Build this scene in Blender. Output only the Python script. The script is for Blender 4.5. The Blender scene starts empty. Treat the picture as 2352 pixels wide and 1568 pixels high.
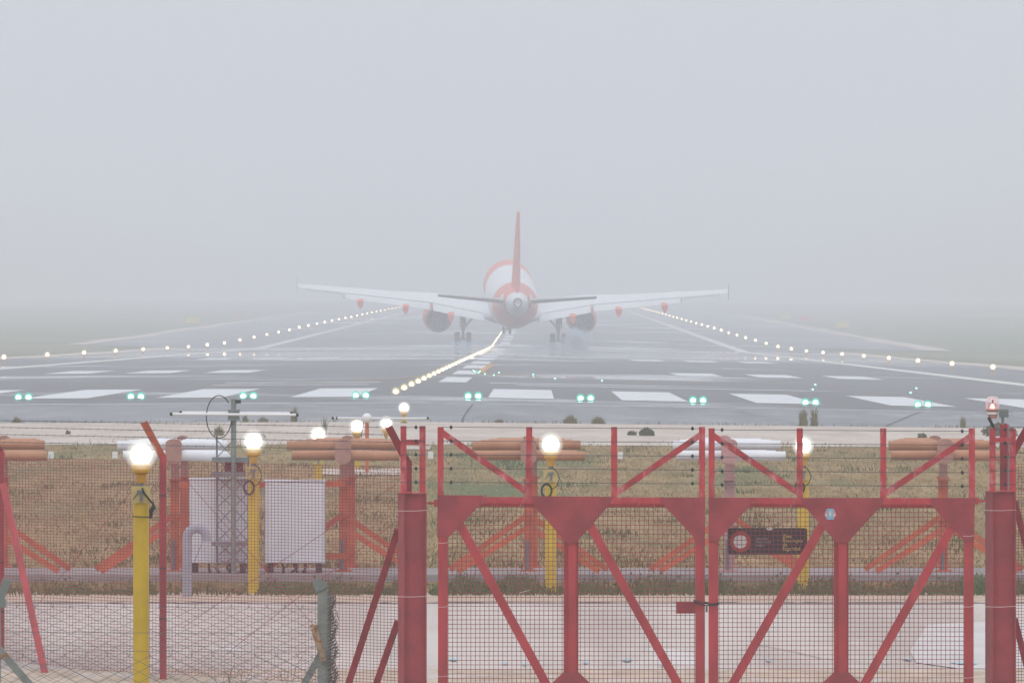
import bpy, math, random
from mathutils import Vector, Matrix, Euler
R = math.radians
random.seed(7)
sc = bpy.context.scene
C = sc.collection
PI = math.pi

# ------------------------------------------------------------------ camera
F = 22000.0          # focal length in pixels of a 2352 px wide frame
H = 3.6              # eye height above the ground at the gate
cam_d = bpy.data.cameras.new('camera')
cam = bpy.data.objects.new('camera', cam_d)
C.objects.link(cam)
sc.camera = cam
cam_d.sensor_width = 36.0
cam_d.lens = F / 2352 * 36
cam_d.clip_start = 1.0
cam_d.clip_end = 20000
cam.location = (0, 0, H)
cam.rotation_euler = (PI / 2 - math.atan(84 / F), 0, math.atan(47 / F))

# ------------------------------------------------------------------ sky, sun, exposure
w = bpy.data.worlds.new('World')
sc.world = w
w.use_nodes = True
nt = w.node_tree
nt.nodes.clear()
out = nt.nodes.new('ShaderNodeOutputWorld')
bg = nt.nodes.new('ShaderNodeBackground')
sky = nt.nodes.new('ShaderNodeTexSky')
sky.sky_type = 'NISHITA'
sky.sun_disc = False
sky.sun_elevation = R(55)
sky.sun_rotation = R(200)
sky.air_density = 1.0
sky.dust_density = 6.0
hs = nt.nodes.new('ShaderNodeHueSaturation')
hs.inputs['Saturation'].default_value = 0.25
hs.inputs['Value'].default_value = 0.10
nt.links.new(sky.outputs[0], hs.inputs['Color'])
# thick overcast: brighter overhead than at the horizon
tc = nt.nodes.new('ShaderNodeTexCoord')
sx = nt.nodes.new('ShaderNodeSeparateXYZ')
nt.links.new(tc.outputs['Generated'], sx.inputs[0])
mr = nt.nodes.new('ShaderNodeMapRange')
mr.inputs['From Min'].default_value = 0.0
mr.inputs['From Max'].default_value = 1.0
nt.links.new(sx.outputs['Z'], mr.inputs['Value'])
ov = nt.nodes.new('ShaderNodeMix')
ov.data_type = 'RGBA'
HORIZON = (0.655, 0.686, 0.765)
ZEN = 1.84
ov.inputs[6].default_value = (*HORIZON, 1)
ov.inputs[7].default_value = (HORIZON[0] * ZEN, HORIZON[1] * ZEN, HORIZON[2] * ZEN * 0.98, 1)
nt.links.new(mr.outputs[0], ov.inputs[0])
mx = nt.nodes.new('ShaderNodeMix')
mx.data_type = 'RGBA'
mx.inputs[0].default_value = 0.94
nt.links.new(hs.outputs[0], mx.inputs[6])
nt.links.new(ov.outputs[2], mx.inputs[7])
nt.links.new(mx.outputs[2], bg.inputs['Color'])
bg.inputs['Strength'].default_value = 1.0
nt.links.new(bg.outputs[0], out.inputs['Surface'])

sun_d = bpy.data.lights.new('sun', 'SUN')
sun_d.energy = 0.5
sun_d.angle = R(40)
sun_d.color = (1.0, 0.96, 0.9)
sun = bpy.data.objects.new('sun', sun_d)
C.objects.link(sun)
sun.location = (0, 0, 60)
sun.rotation_euler = (R(35), 0, R(-20))

sc.view_settings.view_transform = 'Standard'
sc.view_settings.look = 'None'
sc.view_settings.exposure = 0.0
sc.view_settings.gamma = 1.0
sc.render.engine = 'CYCLES'
cy = sc.cycles
cy.use_denoising = True
cy.max_bounces = 6
cy.diffuse_bounces = 3
cy.glossy_bounces = 3
cy.transparent_max_bounces = 12
cy.volume_bounces = 1
cy.sample_clamp_indirect = 12.0
cy.caustics_reflective = False
cy.caustics_refractive = False

# ------------------------------------------------------------------ helpers
def W(px, py, D):
    return Vector(((px - 1223) / F * D, D, H - (py - 700) / F * D))

def PX(px, D):
    return (px - 1223) / F * D

def PZ(py, D):
    return H - (py - 700) / F * D

def tag(o, label=None, cat=None, group=None, kind=None):
    if label: o['label'] = label
    if cat: o['category'] = cat
    if group: o['group'] = group
    if kind: o['kind'] = kind
    return o

def thing(name, loc, label, cat, group=None):
    o = bpy.data.objects.new(name, None)
    o.empty_display_size = 0.2
    C.objects.link(o)
    o.location = loc
    return tag(o, label, cat, group)

def world_off(p):
    v = Vector((0, 0, 0))
    while p is not None:
        v += p.location
        p = p.parent
    return v

def copy_tree(o, parent=None):
    c = o.copy()
    C.objects.link(c)
    c.parent = parent
    for ch in list(o.children):
        copy_tree(ch, c)
    return c

class MB:
    def __init__(s):
        s.v = []; s.f = []; s.mi = []; s.m = 0
    def add(s, vs, fs):
        n = len(s.v)
        s.v.extend([tuple(x) for x in vs])
        s.f.extend([tuple(i + n for i in f) for f in fs])
        s.mi.extend([s.m] * len(fs))
        return s
    def box(s, c, d):
        x, y, z = c; a, b, e = d[0] / 2, d[1] / 2, d[2] / 2
        vs = [(x + i * a, y + j * b, z + k * e) for i in (-1, 1) for j in (-1, 1) for k in (-1, 1)]
        return s.add(vs, [(0, 1, 3, 2), (4, 6, 7, 5), (0, 4, 5, 1), (2, 3, 7, 6), (0, 2, 6, 4), (1, 5, 7, 3)])
    def bar(s, p0, p1, wd, dp, up=(0, 1, 0), caps=True):
        p0 = Vector(p0); p1 = Vector(p1)
        t = (p1 - p0).normalized()
        u = Vector(up)
        a = t.cross(u)
        if a.length < 1e-5:
            a = t.cross(Vector((1, 0, 0)))
        a.normalize()
        b = a.cross(t).normalized()
        a = a * wd / 2; b = b * dp / 2
        vs = [p + q for p in (p0, p1) for q in (-a - b, a - b, a + b, -a + b)]
        fs = [(0, 1, 5, 4), (1, 2, 6, 5), (2, 3, 7, 6), (3, 0, 4, 7)]
        if caps: fs += [(3, 2, 1, 0), (4, 5, 6, 7)]
        return s.add(vs, fs)
    def tube(s, pts, r, n=8, caps=True):
        pts = [Vector(p) for p in pts]
        rs = r if isinstance(r, (list, tuple)) else [r] * len(pts)
        vs = []; fs = []
        prev = None
        for i, p in enumerate(pts):
            t = (pts[min(i + 1, len(pts) - 1)] - pts[max(i - 1, 0)]).normalized()
            if prev is None:
                a = t.cross(Vector((0, 0, 1)))
                if a.length < 1e-4: a = t.cross(Vector((1, 0, 0)))
            else:
                a = prev - t * prev.dot(t)
            a.normalize(); prev = a
            b = t.cross(a)
            for k in range(n):
                q = 2 * PI * k / n
                vs.append(p + (a * math.cos(q) + b * math.sin(q)) * rs[i])
        for i in range(len(pts) - 1):
            for k in range(n):
                k2 = (k + 1) % n
                fs.append((i * n + k, i * n + k2, (i + 1) * n + k2, (i + 1) * n + k))
        if caps:
            fs.append(tuple(range(n - 1, -1, -1)))
            e = (len(pts) - 1) * n
            fs.append(tuple(e + k for k in range(n)))
        return s.add(vs, fs)
    def prism(s, poly, y0, y1):       # polygon in (x, z), thickness along y
        n = len(poly)
        vs = [(x, y0, z) for x, z in poly] + [(x, y1, z) for x, z in poly]
        fs = [tuple(range(n)), tuple(range(2 * n - 1, n - 1, -1))]
        fs += [(i, (i + 1) % n, n + (i + 1) % n, n + i) for i in range(n)]
        return s.add(vs, fs)
    def rings(s, rings, closed=True, cap0=False, cap1=False):
        n = len(rings[0]); vs = [p for r in rings for p in r]; fs = []
        for i in range(len(rings) - 1):
            for k in range(n if closed else n - 1):
                k2 = (k + 1) % n
                fs.append((i * n + k, i * n + k2, (i + 1) * n + k2, (i + 1) * n + k))
        if cap0: fs.append(tuple(range(n - 1, -1, -1)))
        if cap1: fs.append(tuple((len(rings) - 1) * n + k for k in range(n)))
        return s.add(vs, fs)
    def lathe(s, c, prof, axis='z', n=20, cap0=False, cap1=False):
        rg = []
        for t, r in prof:
            ring = []
            for k in range(n):
                q = 2 * PI * k / n
                a, b = r * math.cos(q), r * math.sin(q)
                ring.append({'z': (c[0] + a, c[1] + b, c[2] + t), 'y': (c[0] + a, c[1] + t, c[2] + b), 'x': (c[0] + t, c[1] + a, c[2] + b)}[axis])
            rg.append(ring)
        return s.rings(rg, True, cap0, cap1)
    def ball(s, c, r, n=14, m=8, sq=(1, 1, 1)):
        prof = []
        rg = []
        for j in range(m + 1):
            t = PI * j / m
            rr = max(math.sin(t), 1e-3) * r; z = -math.cos(t) * r
            rg.append([(c[0] + rr * math.cos(2 * PI * k / n) * sq[0], c[1] + rr * math.sin(2 * PI * k / n) * sq[1], c[2] + z * sq[2]) for k in range(n)])
        return s.rings(rg, True, True, True)
    def build(s, name, mat, parent=None, origin=None, smooth=False, angle=40):
        me = bpy.data.meshes.new(name)
        if parent is not None:
            off = world_off(parent)
        elif origin is not None:
            off = Vector(origin)
        else:
            off = Vector((0, 0, 0))
        me.from_pydata([(x - off.x, y - off.y, z - off.z) for x, y, z in s.v], [], s.f)
        for m in (mat if isinstance(mat, (list, tuple)) else [mat]):
            me.materials.append(m)
        if any(s.mi):
            me.polygons.foreach_set('material_index', s.mi)
        if smooth:
            me.polygons.foreach_set('use_smooth', [True] * len(me.polygons))
            me.set_sharp_from_angle(angle=R(angle))
        me.update()
        o = bpy.data.objects.new(name, me)
        C.objects.link(o)
        if parent is not None:
            o.parent = parent
        else:
            o.location = off
        return o

def text_into(mb, body, x, y, z, size, squash=1.0):
    cu = bpy.data.curves.new('lettering', 'FONT')
    cu.body = body; cu.size = size
    ob = bpy.data.objects.new('lettering', cu)
    C.objects.link(ob)
    dg = bpy.context.evaluated_depsgraph_get()
    me = bpy.data.meshes.new_from_object(ob.evaluated_get(dg))
    mb.add([(x + v.co.x * squash, y, z + v.co.y) for v in me.vertices], [tuple(p.vertices) for p in me.polygons])
    bpy.data.objects.remove(ob); bpy.data.curves.remove(cu); bpy.data.meshes.remove(me)

# ------------------------------------------------------------------ materials
def new_mat(name):
    m = bpy.data.materials.new(name)
    m.use_nodes = True
    n = m.node_tree
    b = n.nodes['Principled BSDF']
    return m, n, b

def N(n, t, **kw):
    x = n.nodes.new('ShaderNode' + t)
    for k, v in kw.items():
        if k in x.inputs: x.inputs[k].default_value = v
        else: setattr(x, k, v)
    return x

def mixc(n, fac, a, b, mode='MIX'):
    x = n.nodes.new('ShaderNodeMix'); x.data_type = 'RGBA'; x.blend_type = mode
    for i, v in ((0, fac), (6, a), (7, b)):
        if isinstance(v, (int, float)): x.inputs[i].default_value = v
        elif isinstance(v, tuple): x.inputs[i].default_value = (*v[:3], 1)
        else: n.links.new(v, x.inputs[i])
    return x.outputs[2]

def noise(n, scale, detail=4, vec=None, stretch=None, rough=0.6, coord='Object'):
    t = n.nodes.new('ShaderNodeTexCoord')
    src = t.outputs[coord]
    if coord == 'World':
        pass
    if stretch:
        mp = n.nodes.new('ShaderNodeMapping'); mp.inputs['Scale'].default_value = stretch
        n.links.new(src, mp.inputs[0]); src = mp.outputs[0]
    x = n.nodes.new('ShaderNodeTexNoise')
    x.inputs['Scale'].default_value = scale; x.inputs['Detail'].default_value = detail; x.inputs['Roughness'].default_value = rough
    n.links.new(src, x.inputs['Vector'])
    return x.outputs['Fac']

def ramp(n, fac, lo, hi):
    x = n.nodes.new('ShaderNodeMapRange'); x.interpolation_type = 'SMOOTHSTEP'
    x.inputs['From Min'].default_value = lo; x.inputs['From Max'].default_value = hi
    n.links.new(fac, x.inputs['Value'])
    return x.outputs[0]

def paint(name, col, rough=0.55, var=0.2, scale=6, metal=0.0, wear=None, wear_amt=(0.58, 0.7), wear_scale=14, stretch=(1, 1, 1), spec=0.4):
    m, n, b = new_mat(name)
    f = noise(n, scale, 5, stretch=stretch)
    lo = tuple(c * (1 - var) for c in col); hi = tuple(min(1, c * (1 + var)) for c in col)
    c = mixc(n, ramp(n, f, 0.3, 0.7), lo, hi)
    if wear:
        g = noise(n, wear_scale, 6, stretch=stretch, rough=0.7)
        c = mixc(n, ramp(n, g, *wear_amt), c, wear)
    n.links.new(c, b.inputs['Base Color'])
    b.inputs['Roughness'].default_value = rough
    b.inputs['Metallic'].default_value = metal
    b.inputs['Specular IOR Level'].default_value = spec
    return m

def lamp_mat(name, col, strength, sample=True):
    m, n, b = new_mat(name)
    b.inputs['Base Color'].default_value = (0.8, 0.8, 0.8, 1)
    b.inputs['Emission Color'].default_value = (*col, 1)
    b.inputs['Emission Strength'].default_value = strength
    if not sample:
        m.cycles.emission_sampling = 'NONE'
    return m

def bloom_shell(name, col, strength, power=1.6):
    # added glowing shell for lens bloom round a lamp, fading towards its edge
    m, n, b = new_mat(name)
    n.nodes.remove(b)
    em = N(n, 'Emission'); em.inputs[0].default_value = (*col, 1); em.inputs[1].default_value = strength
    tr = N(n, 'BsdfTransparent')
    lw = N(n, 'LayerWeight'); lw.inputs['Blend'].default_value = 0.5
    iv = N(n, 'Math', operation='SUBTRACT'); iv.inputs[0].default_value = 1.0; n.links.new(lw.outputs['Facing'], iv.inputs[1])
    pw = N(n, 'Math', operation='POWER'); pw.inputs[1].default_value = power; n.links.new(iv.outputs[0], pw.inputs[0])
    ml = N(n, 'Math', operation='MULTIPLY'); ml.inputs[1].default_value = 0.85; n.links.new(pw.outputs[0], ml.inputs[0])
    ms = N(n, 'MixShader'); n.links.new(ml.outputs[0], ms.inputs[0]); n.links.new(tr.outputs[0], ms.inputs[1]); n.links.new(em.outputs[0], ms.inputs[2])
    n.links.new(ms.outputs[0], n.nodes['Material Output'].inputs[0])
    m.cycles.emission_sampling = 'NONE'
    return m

M = {}
M['lamp_bloom'] = bloom_shell('approach_lamp_bloom', (1.0, 0.98, 0.88), 1.25, 3.0)  # glow of the added bloom shells, not real glass
M['edge_bloom'] = bloom_shell('edge_lamp_bloom', (1.0, 0.80, 0.56), 1.2, 2.2)
M['centre_bloom'] = bloom_shell('centreline_lamp_bloom', (1.0, 0.84, 0.46), 1.1, 2.6)
M['green_bloom'] = bloom_shell('green_lamp_bloom', (0.10, 0.90, 0.68), 1.0)
M['red'] = paint('red_paint', (0.41, 0.036, 0.045), 0.5, 0.24, 5, wear=(0.30, 0.06, 0.05), wear_amt=(0.60, 0.72), wear_scale=16, stretch=(1, 1, 0.35))
M['red_worn'] = paint('worn_red_paint', (0.47, 0.038, 0.047), 0.6, 0.2, 7, wear=(0.60, 0.27, 0.28), wear_amt=(0.50, 0.72), wear_scale=9, stretch=(1, 1, 0.45))
M['red_dull'] = paint('dull_red_plate', (0.31, 0.036, 0.046), 0.6, 0.2, 5)
M['red_dark'] = paint('dark_red_paint', (0.30, 0.022, 0.035), 0.6, 0.25, 7, wear=(0.45, 0.2, 0.2), wear_amt=(0.66, 0.8))
M['red_wire'] = paint('red_coated_wire', (0.30, 0.035, 0.055), 0.6, 0.1, 4)
M['wire'] = paint('dark_steel_wire', (0.045, 0.05, 0.07), 0.5, 0.1, 4)
M['galv'] = paint('weathered_galvanised_wire', (0.13, 0.14, 0.16), 0.5, 0.2, 4)
M['tie'] = paint('pale_tie_wire', (0.75, 0.62, 0.62), 0.5, 0.1, 4)
M['black'] = paint('black_rubber', (0.018, 0.019, 0.022), 0.6, 0.1, 6)
M['yellow'] = paint('yellow_paint', (0.62, 0.42, 0.025), 0.5, 0.1, 5)
M['yellow_pale'] = paint('lamplit_yellow_paint', (0.55, 0.42, 0.16), 0.6, 0.12, 8)  # bracket yellow, paled by lamp light painted into the colour
M['amber'] = paint('amber_yellow_housing', (0.62, 0.33, 0.04), 0.5, 0.12, 9)
M['orange'] = paint('orange_painted_steel', (0.56, 0.115, 0.045), 0.55, 0.16, 6)
M['orange_tube'] = paint('orange_tube_paint', (0.43, 0.20, 0.11), 0.55, 0.12, 5)
M['white_tube'] = paint('white_tube_paint', (0.72, 0.72, 0.74), 0.5, 0.05, 5)
M['head_pink'] = paint('faded_pink_plastic', (0.40, 0.21, 0.17), 0.6, 0.12, 6)
M['white'] = paint('white_sheet_metal', (0.70, 0.71, 0.75), 0.5, 0.05, 4)
M['grey_green'] = paint('grey_green_paint', (0.20, 0.235, 0.22), 0.6, 0.15, 7)
M['grey_steel'] = paint('dull_grey_steel', (0.19, 0.20, 0.22), 0.5, 0.2, 6, metal=0.3)
M['grey_pipe'] = paint('grey_plastic_pipe', (0.33, 0.35, 0.42), 0.5, 0.08, 5)
M['rusty'] = paint('rusty_galvanised_post', (0.24, 0.26, 0.245), 0.6, 0.2, 8, wear=(0.30, 0.13, 0.05), wear_amt=(0.60, 0.68), wear_scale=7)
M['rust'] = paint('rust_flakes', (0.36, 0.25, 0.17), 0.8, 0.3, 14, wear=(0.28, 0.10, 0.03), wear_amt=(0.5, 0.6), wear_scale=18)
M['sign_black'] = paint('black_sign_face', (0.020, 0.020, 0.030), 0.55, 0.1, 4)
M['sign_yellow'] = paint('yellow_lettering', (0.85, 0.66, 0.16), 0.6, 0.05, 4)
M['sign_grey'] = paint('grey_lettering', (0.35, 0.33, 0.34), 0.6, 0.05, 4)
M['sign_red'] = paint('sign_red_ring', (0.50, 0.045, 0.035), 0.5, 0.08, 4)
M['sign_white'] = paint('sign_white', (0.80, 0.80, 0.80), 0.5, 0.03, 4)
M['sticker_blue'] = paint('sticker_blue', (0.22, 0.46, 0.66), 0.5, 0.1, 20)
M['sticker_pink'] = paint('sticker_pink', (0.60, 0.30, 0.36), 0.5, 0.1, 20)
M['sticker_cream'] = paint('sticker_cream', (0.72, 0.62, 0.48), 0.5, 0.05, 20)
M['far_yellow'] = paint('yellow_sign_board', (0.75, 0.55, 0.02), 0.5, 0.03, 2)
M['far_red'] = paint('red_sign_board', (0.60, 0.06, 0.04), 0.5, 0.03, 2)
M['lamp'] = lamp_mat('approach_lamp_glow', (1.0, 0.95, 0.80), 9.0)
M['edge'] = lamp_mat('edge_lamp_glow', (1.0, 0.74, 0.44), 26.0)
M['centre'] = lamp_mat('centreline_lamp_glow', (1.0, 0.86, 0.60), 22.0)
M['green'] = lamp_mat('green_lamp_glow', (0.62, 1.0, 0.92), 22.0)
M['taxi_green'] = lamp_mat('small_green_glow', (0.15, 1.0, 0.5), 5.0)
M['beacon_red'] = lamp_mat('red_beacon_glow', (1.0, 0.10, 0.06), 6.0)
M['beacon_core'] = lamp_mat('red_beacon_core', (1.0, 0.55, 0.45), 6.0)
M['tail_lamp'] = lamp_mat('tail_lamp_glow', (1.0, 0.70, 0.4), 3.0)

# clear plastic dome
m, n, b = new_mat('clear_dome'); M['dome'] = m
n.nodes.remove(b)
tr = N(n, 'BsdfTransparent'); tr.inputs[0].default_value = (0.97, 0.95, 0.95, 1)
gl = N(n, 'BsdfGlossy'); gl.inputs['Roughness'].default_value = 0.08
df = N(n, 'BsdfDiffuse'); df.inputs[0].default_value = (0.85, 0.78, 0.76, 1)
lw = N(n, 'LayerWeight'); lw.inputs['Blend'].default_value = 0.45
ms1 = N(n, 'MixShader'); ms2 = N(n, 'MixShader')
n.links.new(lw.outputs['Facing'], ms1.inputs[0]); n.links.new(tr.outputs[0], ms1.inputs[1]); n.links.new(df.outputs[0], ms1.inputs[2])
ms2.inputs[0].default_value = 0.08
n.links.new(ms1.outputs[0], ms2.inputs[1]); n.links.new(gl.outputs[0], ms2.inputs[2])
n.links.new(ms2.outputs[0], n.nodes['Material Output'].inputs[0])

# ------------------------------------------------------------------ terrain
XC = -2.55
BASE = [(-80, 1.9), (20, 1.0), (62, 0.2), (70, 0.2), (75.5, 0.30), (79, 0.47), (87, 0.895), (89.9, 0.90), (90.0, 1.0), (92.4, 1.05), (115, 1.13), (139.8, 1.21),
        (167, 1.17), (191, 1.235), (195, 1.225), (221, 1.481), (690, H - 1.597 - 690 * 52 / F), (763, 0.215), (815, 0.335), (2300, 4.32), (3000, 5.2), (5200, 5.2)]
WX = [(-80, 0), (139.8, 0), (191, 0.5), (221, 1), (6000, 1)]
def interp(t, y):
    for (a, va), (b_, vb) in zip(t, t[1:]):
        if y <= b_:
            return va + (vb - va) * max(0, (y - a)) / (b_ - a)
    return t[-1][1]
def cross(x):
    return -0.0055 * min(max(0, XC - x), 45) - 0.0195 * min(max(0, x - XC), 45)
def shift(y):
    return max(0.0, y - 763) * 14 / F
def gz(x, y):
    return interp(BASE, y) + cross(x - shift(y)) * interp(WX, y)

YB = sorted({a for a, _ in BASE} | {a for a, _ in WX})
def sheet(name, rows, dz, mat, xs_n=1, kind='structure', bump=None):
    """rows: (y, x_left, x_right), lofted; broken at every terrain breakpoint"""
    ys = sorted({r[0] for r in rows} | {y for y in YB if rows[0][0] < y < rows[-1][0]})
    L = [(r[0], r[1]) for r in rows]; Rr = [(r[0], r[2]) for r in rows]
    mb = MB(); rg = []
    for y in ys:
        a, b_ = interp(L, y), interp(Rr, y)
        xs = {a, b_}
        for t in range(1, xs_n): xs.add(a + (b_ - a) * t / xs_n)
        if xs_n > 2 and L[0][1] < XC < Rr[0][1]: xs.add(XC)
        rg.append([(x + shift(y), y, gz(x + shift(y), y) + dz + (bump(x, y) if bump else 0)) for x in sorted(xs)])
    mb.rings(rg, closed=False)
    o = mb.build(name, mat, smooth=True)
    if kind: o['kind'] = kind
    return o

# ground material: dry stubble with patches of green
m, n, b = new_mat('dry_stubble_ground'); M['ground'] = m
big = noise(n, 0.5, 4, stretch=(1, 0.16, 1))
mid = noise(n, 2.4, 5, stretch=(1, 0.10, 1))
fine = noise(n, 20, 6, stretch=(1, 0.12, 1), rough=0.75)
c = mixc(n, ramp(n, mid, 0.35, 0.65), (0.225, 0.145, 0.062), (0.34, 0.235, 0.115))
c = mixc(n, ramp(n, big, 0.50, 0.68), c, (0.12, 0.14, 0.062))
c2 = mixc(n, ramp(n, fine, 0.52, 0.75), c, (0.47, 0.39, 0.26))
c2 = mixc(n, ramp(n, fine, 0.46, 0.25), c2, (0.17, 0.14, 0.085))
# away from the airfield fence the field is greener
tcn = N(n, 'TexCoord'); spn = N(n, 'SeparateXYZ'); n.links.new(tcn.outputs['Object'], spn.inputs[0])
far = ramp(n, spn.outputs['Y'], 180, 260)
fieldn = noise(n, 0.03, 5, stretch=(1, 0.5, 1))
fc = mixc(n, ramp(n, fieldn, 0.4, 0.62), (0.085, 0.12, 0.045), (0.17, 0.16, 0.07))
c3 = mixc(n, far, c2, fc)
n.links.new(c3, b.inputs['Base Color']); b.inputs['Roughness'].default_value = 1.0; b.inputs['Specular IOR Level'].default_value = 0.05
bp = N(n, 'Bump'); bp.inputs['Strength'].default_value = 0.7; bp.inputs['Distance'].default_value = 0.03
n.links.new(fine, bp.inputs['Height']); n.links.new(bp.outputs[0], b.inputs['Normal'])

# sand
m, n, b = new_mat('pale_sand'); M['sand'] = m
f1 = noise(n, 1.2, 5, stretch=(1, 0.25, 1)); f2 = noise(n, 14, 5, stretch=(1, 0.3, 1))
c = mixc(n, ramp(n, f1, 0.35, 0.65), (0.46, 0.39, 0.335), (0.56, 0.49, 0.43))
c = mixc(n, ramp(n, f2, 0.62, 0.74), c, (0.30, 0.26, 0.21))
n.links.new(c, b.inputs['Base Color']); b.inputs['Roughness'].default_value = 1.0; b.inputs['Specular IOR Level'].default_value = 0.05

# asphalt, wet in places
def asphalt(name, dark, light, r_dry, r_wet, wet_lo, wet_hi, stretch, spec=0.3, band=True):
    m, n, b = new_mat(name)
    g = noise(n, 1.0, 5, stretch=stretch)
    f2 = noise(n, 1.0, 4, stretch=(0.9, 0.25, 1))
    c = mixc(n, ramp(n, g, 0.33, 0.67), dark, light)
    c = mixc(n, ramp(n, f2, 0.45, 0.8), c, tuple(min(1, x * 1.35) for x in light))
    n.links.new(c, b.inputs['Base Color'])
    wet = noise(n, 1.0, 4, stretch=(0.05, 0.02, 1))
    wv = ramp(n, wet, wet_lo, wet_hi)
    if band:   # standing water collects in the dip of the runway
        t = N(n, 'TexCoord'); s_ = N(n, 'SeparateXYZ'); n.links.new(t.outputs['Object'], s_.inputs[0])
        up = ramp(n, s_.outputs['Y'], 500, 580); dn = ramp(n, s_.outputs['Y'], 790, 760)
        pn = ramp(n, noise(n, 1.0, 3, stretch=(0.03, 0.075, 1)), 0.40, 0.50)
        m1 = N(n, 'Math', operation='MULTIPLY'); n.links.new(up, m1.inputs[0]); n.links.new(dn, m1.inputs[1])
        m2 = N(n, 'Math', operation='MULTIPLY'); n.links.new(m1.outputs[0], m2.inputs[0]); n.links.new(pn, m2.inputs[1])
        mu = N(n, 'Math', operation='MAXIMUM'); n.links.new(m2.outputs[0], mu.inputs[0]); n.links.new(wv, mu.inputs[1])
        wv = mu.outputs[0]
    rr = N(n, 'MapRange'); rr.inputs['To Min'].default_value = r_dry; rr.inputs['To Max'].default_value = r_wet
    n.links.new(wv, rr.inputs['Value']); n.links.new(rr.outputs[0], b.inputs['Roughness'])
    b.inputs['Specular IOR Level'].default_value = spec
    return m
M['runway'] = asphalt('damp_runway_asphalt', (0.082, 0.085, 0.092), (0.102, 0.106, 0.114), 0.58, 0.018, 0.52, 0.66, (0.12, 0.012, 1), 0.5)
M['stopway'] = asphalt('grey_stopway_asphalt', (0.20, 0.205, 0.22), (0.245, 0.25, 0.265), 0.85, 0.7, 0.6, 0.8, (0.5, 0.08, 1), 0.2, False)
M['shoulder'] = asphalt('grey_shoulder_asphalt', (0.11, 0.113, 0.12), (0.16, 0.163, 0.17), 0.6, 0.3, 0.5, 0.7, (0.2, 0.02, 1), 0.3, False)

def mark_mat(name, col, worn, lo, hi, st=(1.2, 0.2, 1)):
    m, n, b = new_mat(name)
    f = noise(n, 1.0, 6, stretch=st, rough=0.7)
    c = mixc(n, ramp(n, f, lo, hi), col, worn)
    n.links.new(c, b.inputs['Base Color']); b.inputs['Roughness'].default_value = 0.75; b.inputs['Specular IOR Level'].default_value = 0.2
    return m
M['mark'] = mark_mat('white_runway_paint', (0.62, 0.63, 0.64), (0.34, 0.35, 0.36), 0.54, 0.80)
M['mark_thin'] = mark_mat('worn_white_paint', (0.55, 0.55, 0.56), (0.25, 0.25, 0.26), 0.45, 0.7)
M['mark_pale'] = mark_mat('cream_edge_paint', (0.62, 0.61, 0.56), (0.45, 0.45, 0.42), 0.5, 0.8)
M['mark_amber'] = mark_mat('amber_taxi_paint', (0.50, 0.26, 0.07), (0.3, 0.2, 0.1), 0.5, 0.8)

# concrete service road
m, n, b = new_mat('pale_concrete_road'); M['road'] = m
f1 = noise(n, 0.9, 5, stretch=(1, 0.14, 1)); f2 = noise(n, 9, 6, stretch=(1, 0.16, 1)); f3 = noise(n, 1.0, 3, stretch=(0.6, 0.3, 1))
c = mixc(n, ramp(n, f1, 0.35, 0.65), (0.45, 0.39, 0.35), (0.57, 0.505, 0.465))
c = mixc(n, ramp(n, f3, 0.62, 0.70), c, (0.62, 0.59, 0.57))
c = mixc(n, ramp(n, f2, 0.70, 0.84), c, (0.36, 0.32, 0.31))
n.links.new(c, b.inputs['Base Color']); b.inputs['Roughness'].default_value = 0.95; b.inputs['Specular IOR Level'].default_value = 0.1
M['road_edge'] = paint('pinkish_gravel_edge', (0.47, 0.36, 0.28), 1.0, 0.12, 8, spec=0.05)
M['sandy'] = paint('ochre_sandy_verge', (0.50, 0.40, 0.31), 1.0, 0.18, 3, wear=(0.56, 0.50, 0.47), wear_amt=(0.5, 0.65), wear_scale=2, spec=0.05)
M['patch'] = paint('smooth_pale_concrete', (0.565, 0.53, 0.515), 0.9, 0.08, 2, spec=0.1)
M['cyan'] = paint('pale_cyan_paint', (0.34, 0.52, 0.55), 0.9, 0.1, 5)
M['concrete'] = paint('grey_concrete', (0.30, 0.27, 0.27), 0.95, 0.15, 4, stretch=(0.4, 1, 2), spec=0.1)
M['joint'] = paint('broken_dark_joint', (0.10, 0.09, 0.10), 0.9, 0.2, 3, wear=(0.46, 0.38, 0.33), wear_amt=(0.46, 0.56), wear_scale=1.6)
M['crack'] = paint('dark_joint', (0.08, 0.075, 0.08), 0.9, 0.1, 5)

def bumpf(x, y):
    d = max(0.0, abs(x - XC) - 48)
    if y < 260 or d <= 0: return 0
    k = min(1, d / 60)
    return k * (0.35 * math.sin(x * 0.043 + y * 0.011) + 0.3 * math.sin(x * 0.019 - y * 0.006 + 1.3) + 0.2 * math.sin(y * 0.027 + x * 0.008))

# one ground sheet to the horizon (it dips under the pavement)
xs = [-900, -500, -320, -220, -160, -120, -95, -75, -60, -47.55, -40, -30, -20, -12, -7, XC, 3, 8, 14, 20, 28, 36, 42.45, 55, 70, 90, 120, 160, 220, 320, 500, 900]
ys = sorted(set(YB) | {-80, 40, 167.3, 167.8, 240, 260, 290, 320, 350, 380, 410, 440, 480, 520, 560, 600, 650, 860, 920, 990, 1060, 1140, 1230, 1330, 1450, 1600, 1800, 2050, 2650, 3600, 4400})
mb = MB()
mb.rings([[(x + shift(y), y, gz(x + shift(y), y) + bumpf(x, y) - (0.05 if y > 167.5 else 0)) for x in xs] for y in ys], closed=False)
ground = mb.build('ground', M['ground'], smooth=True)
ground['kind'] = 'structure'; ground['label'] = 'stubbly brown and green airfield ground'

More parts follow.
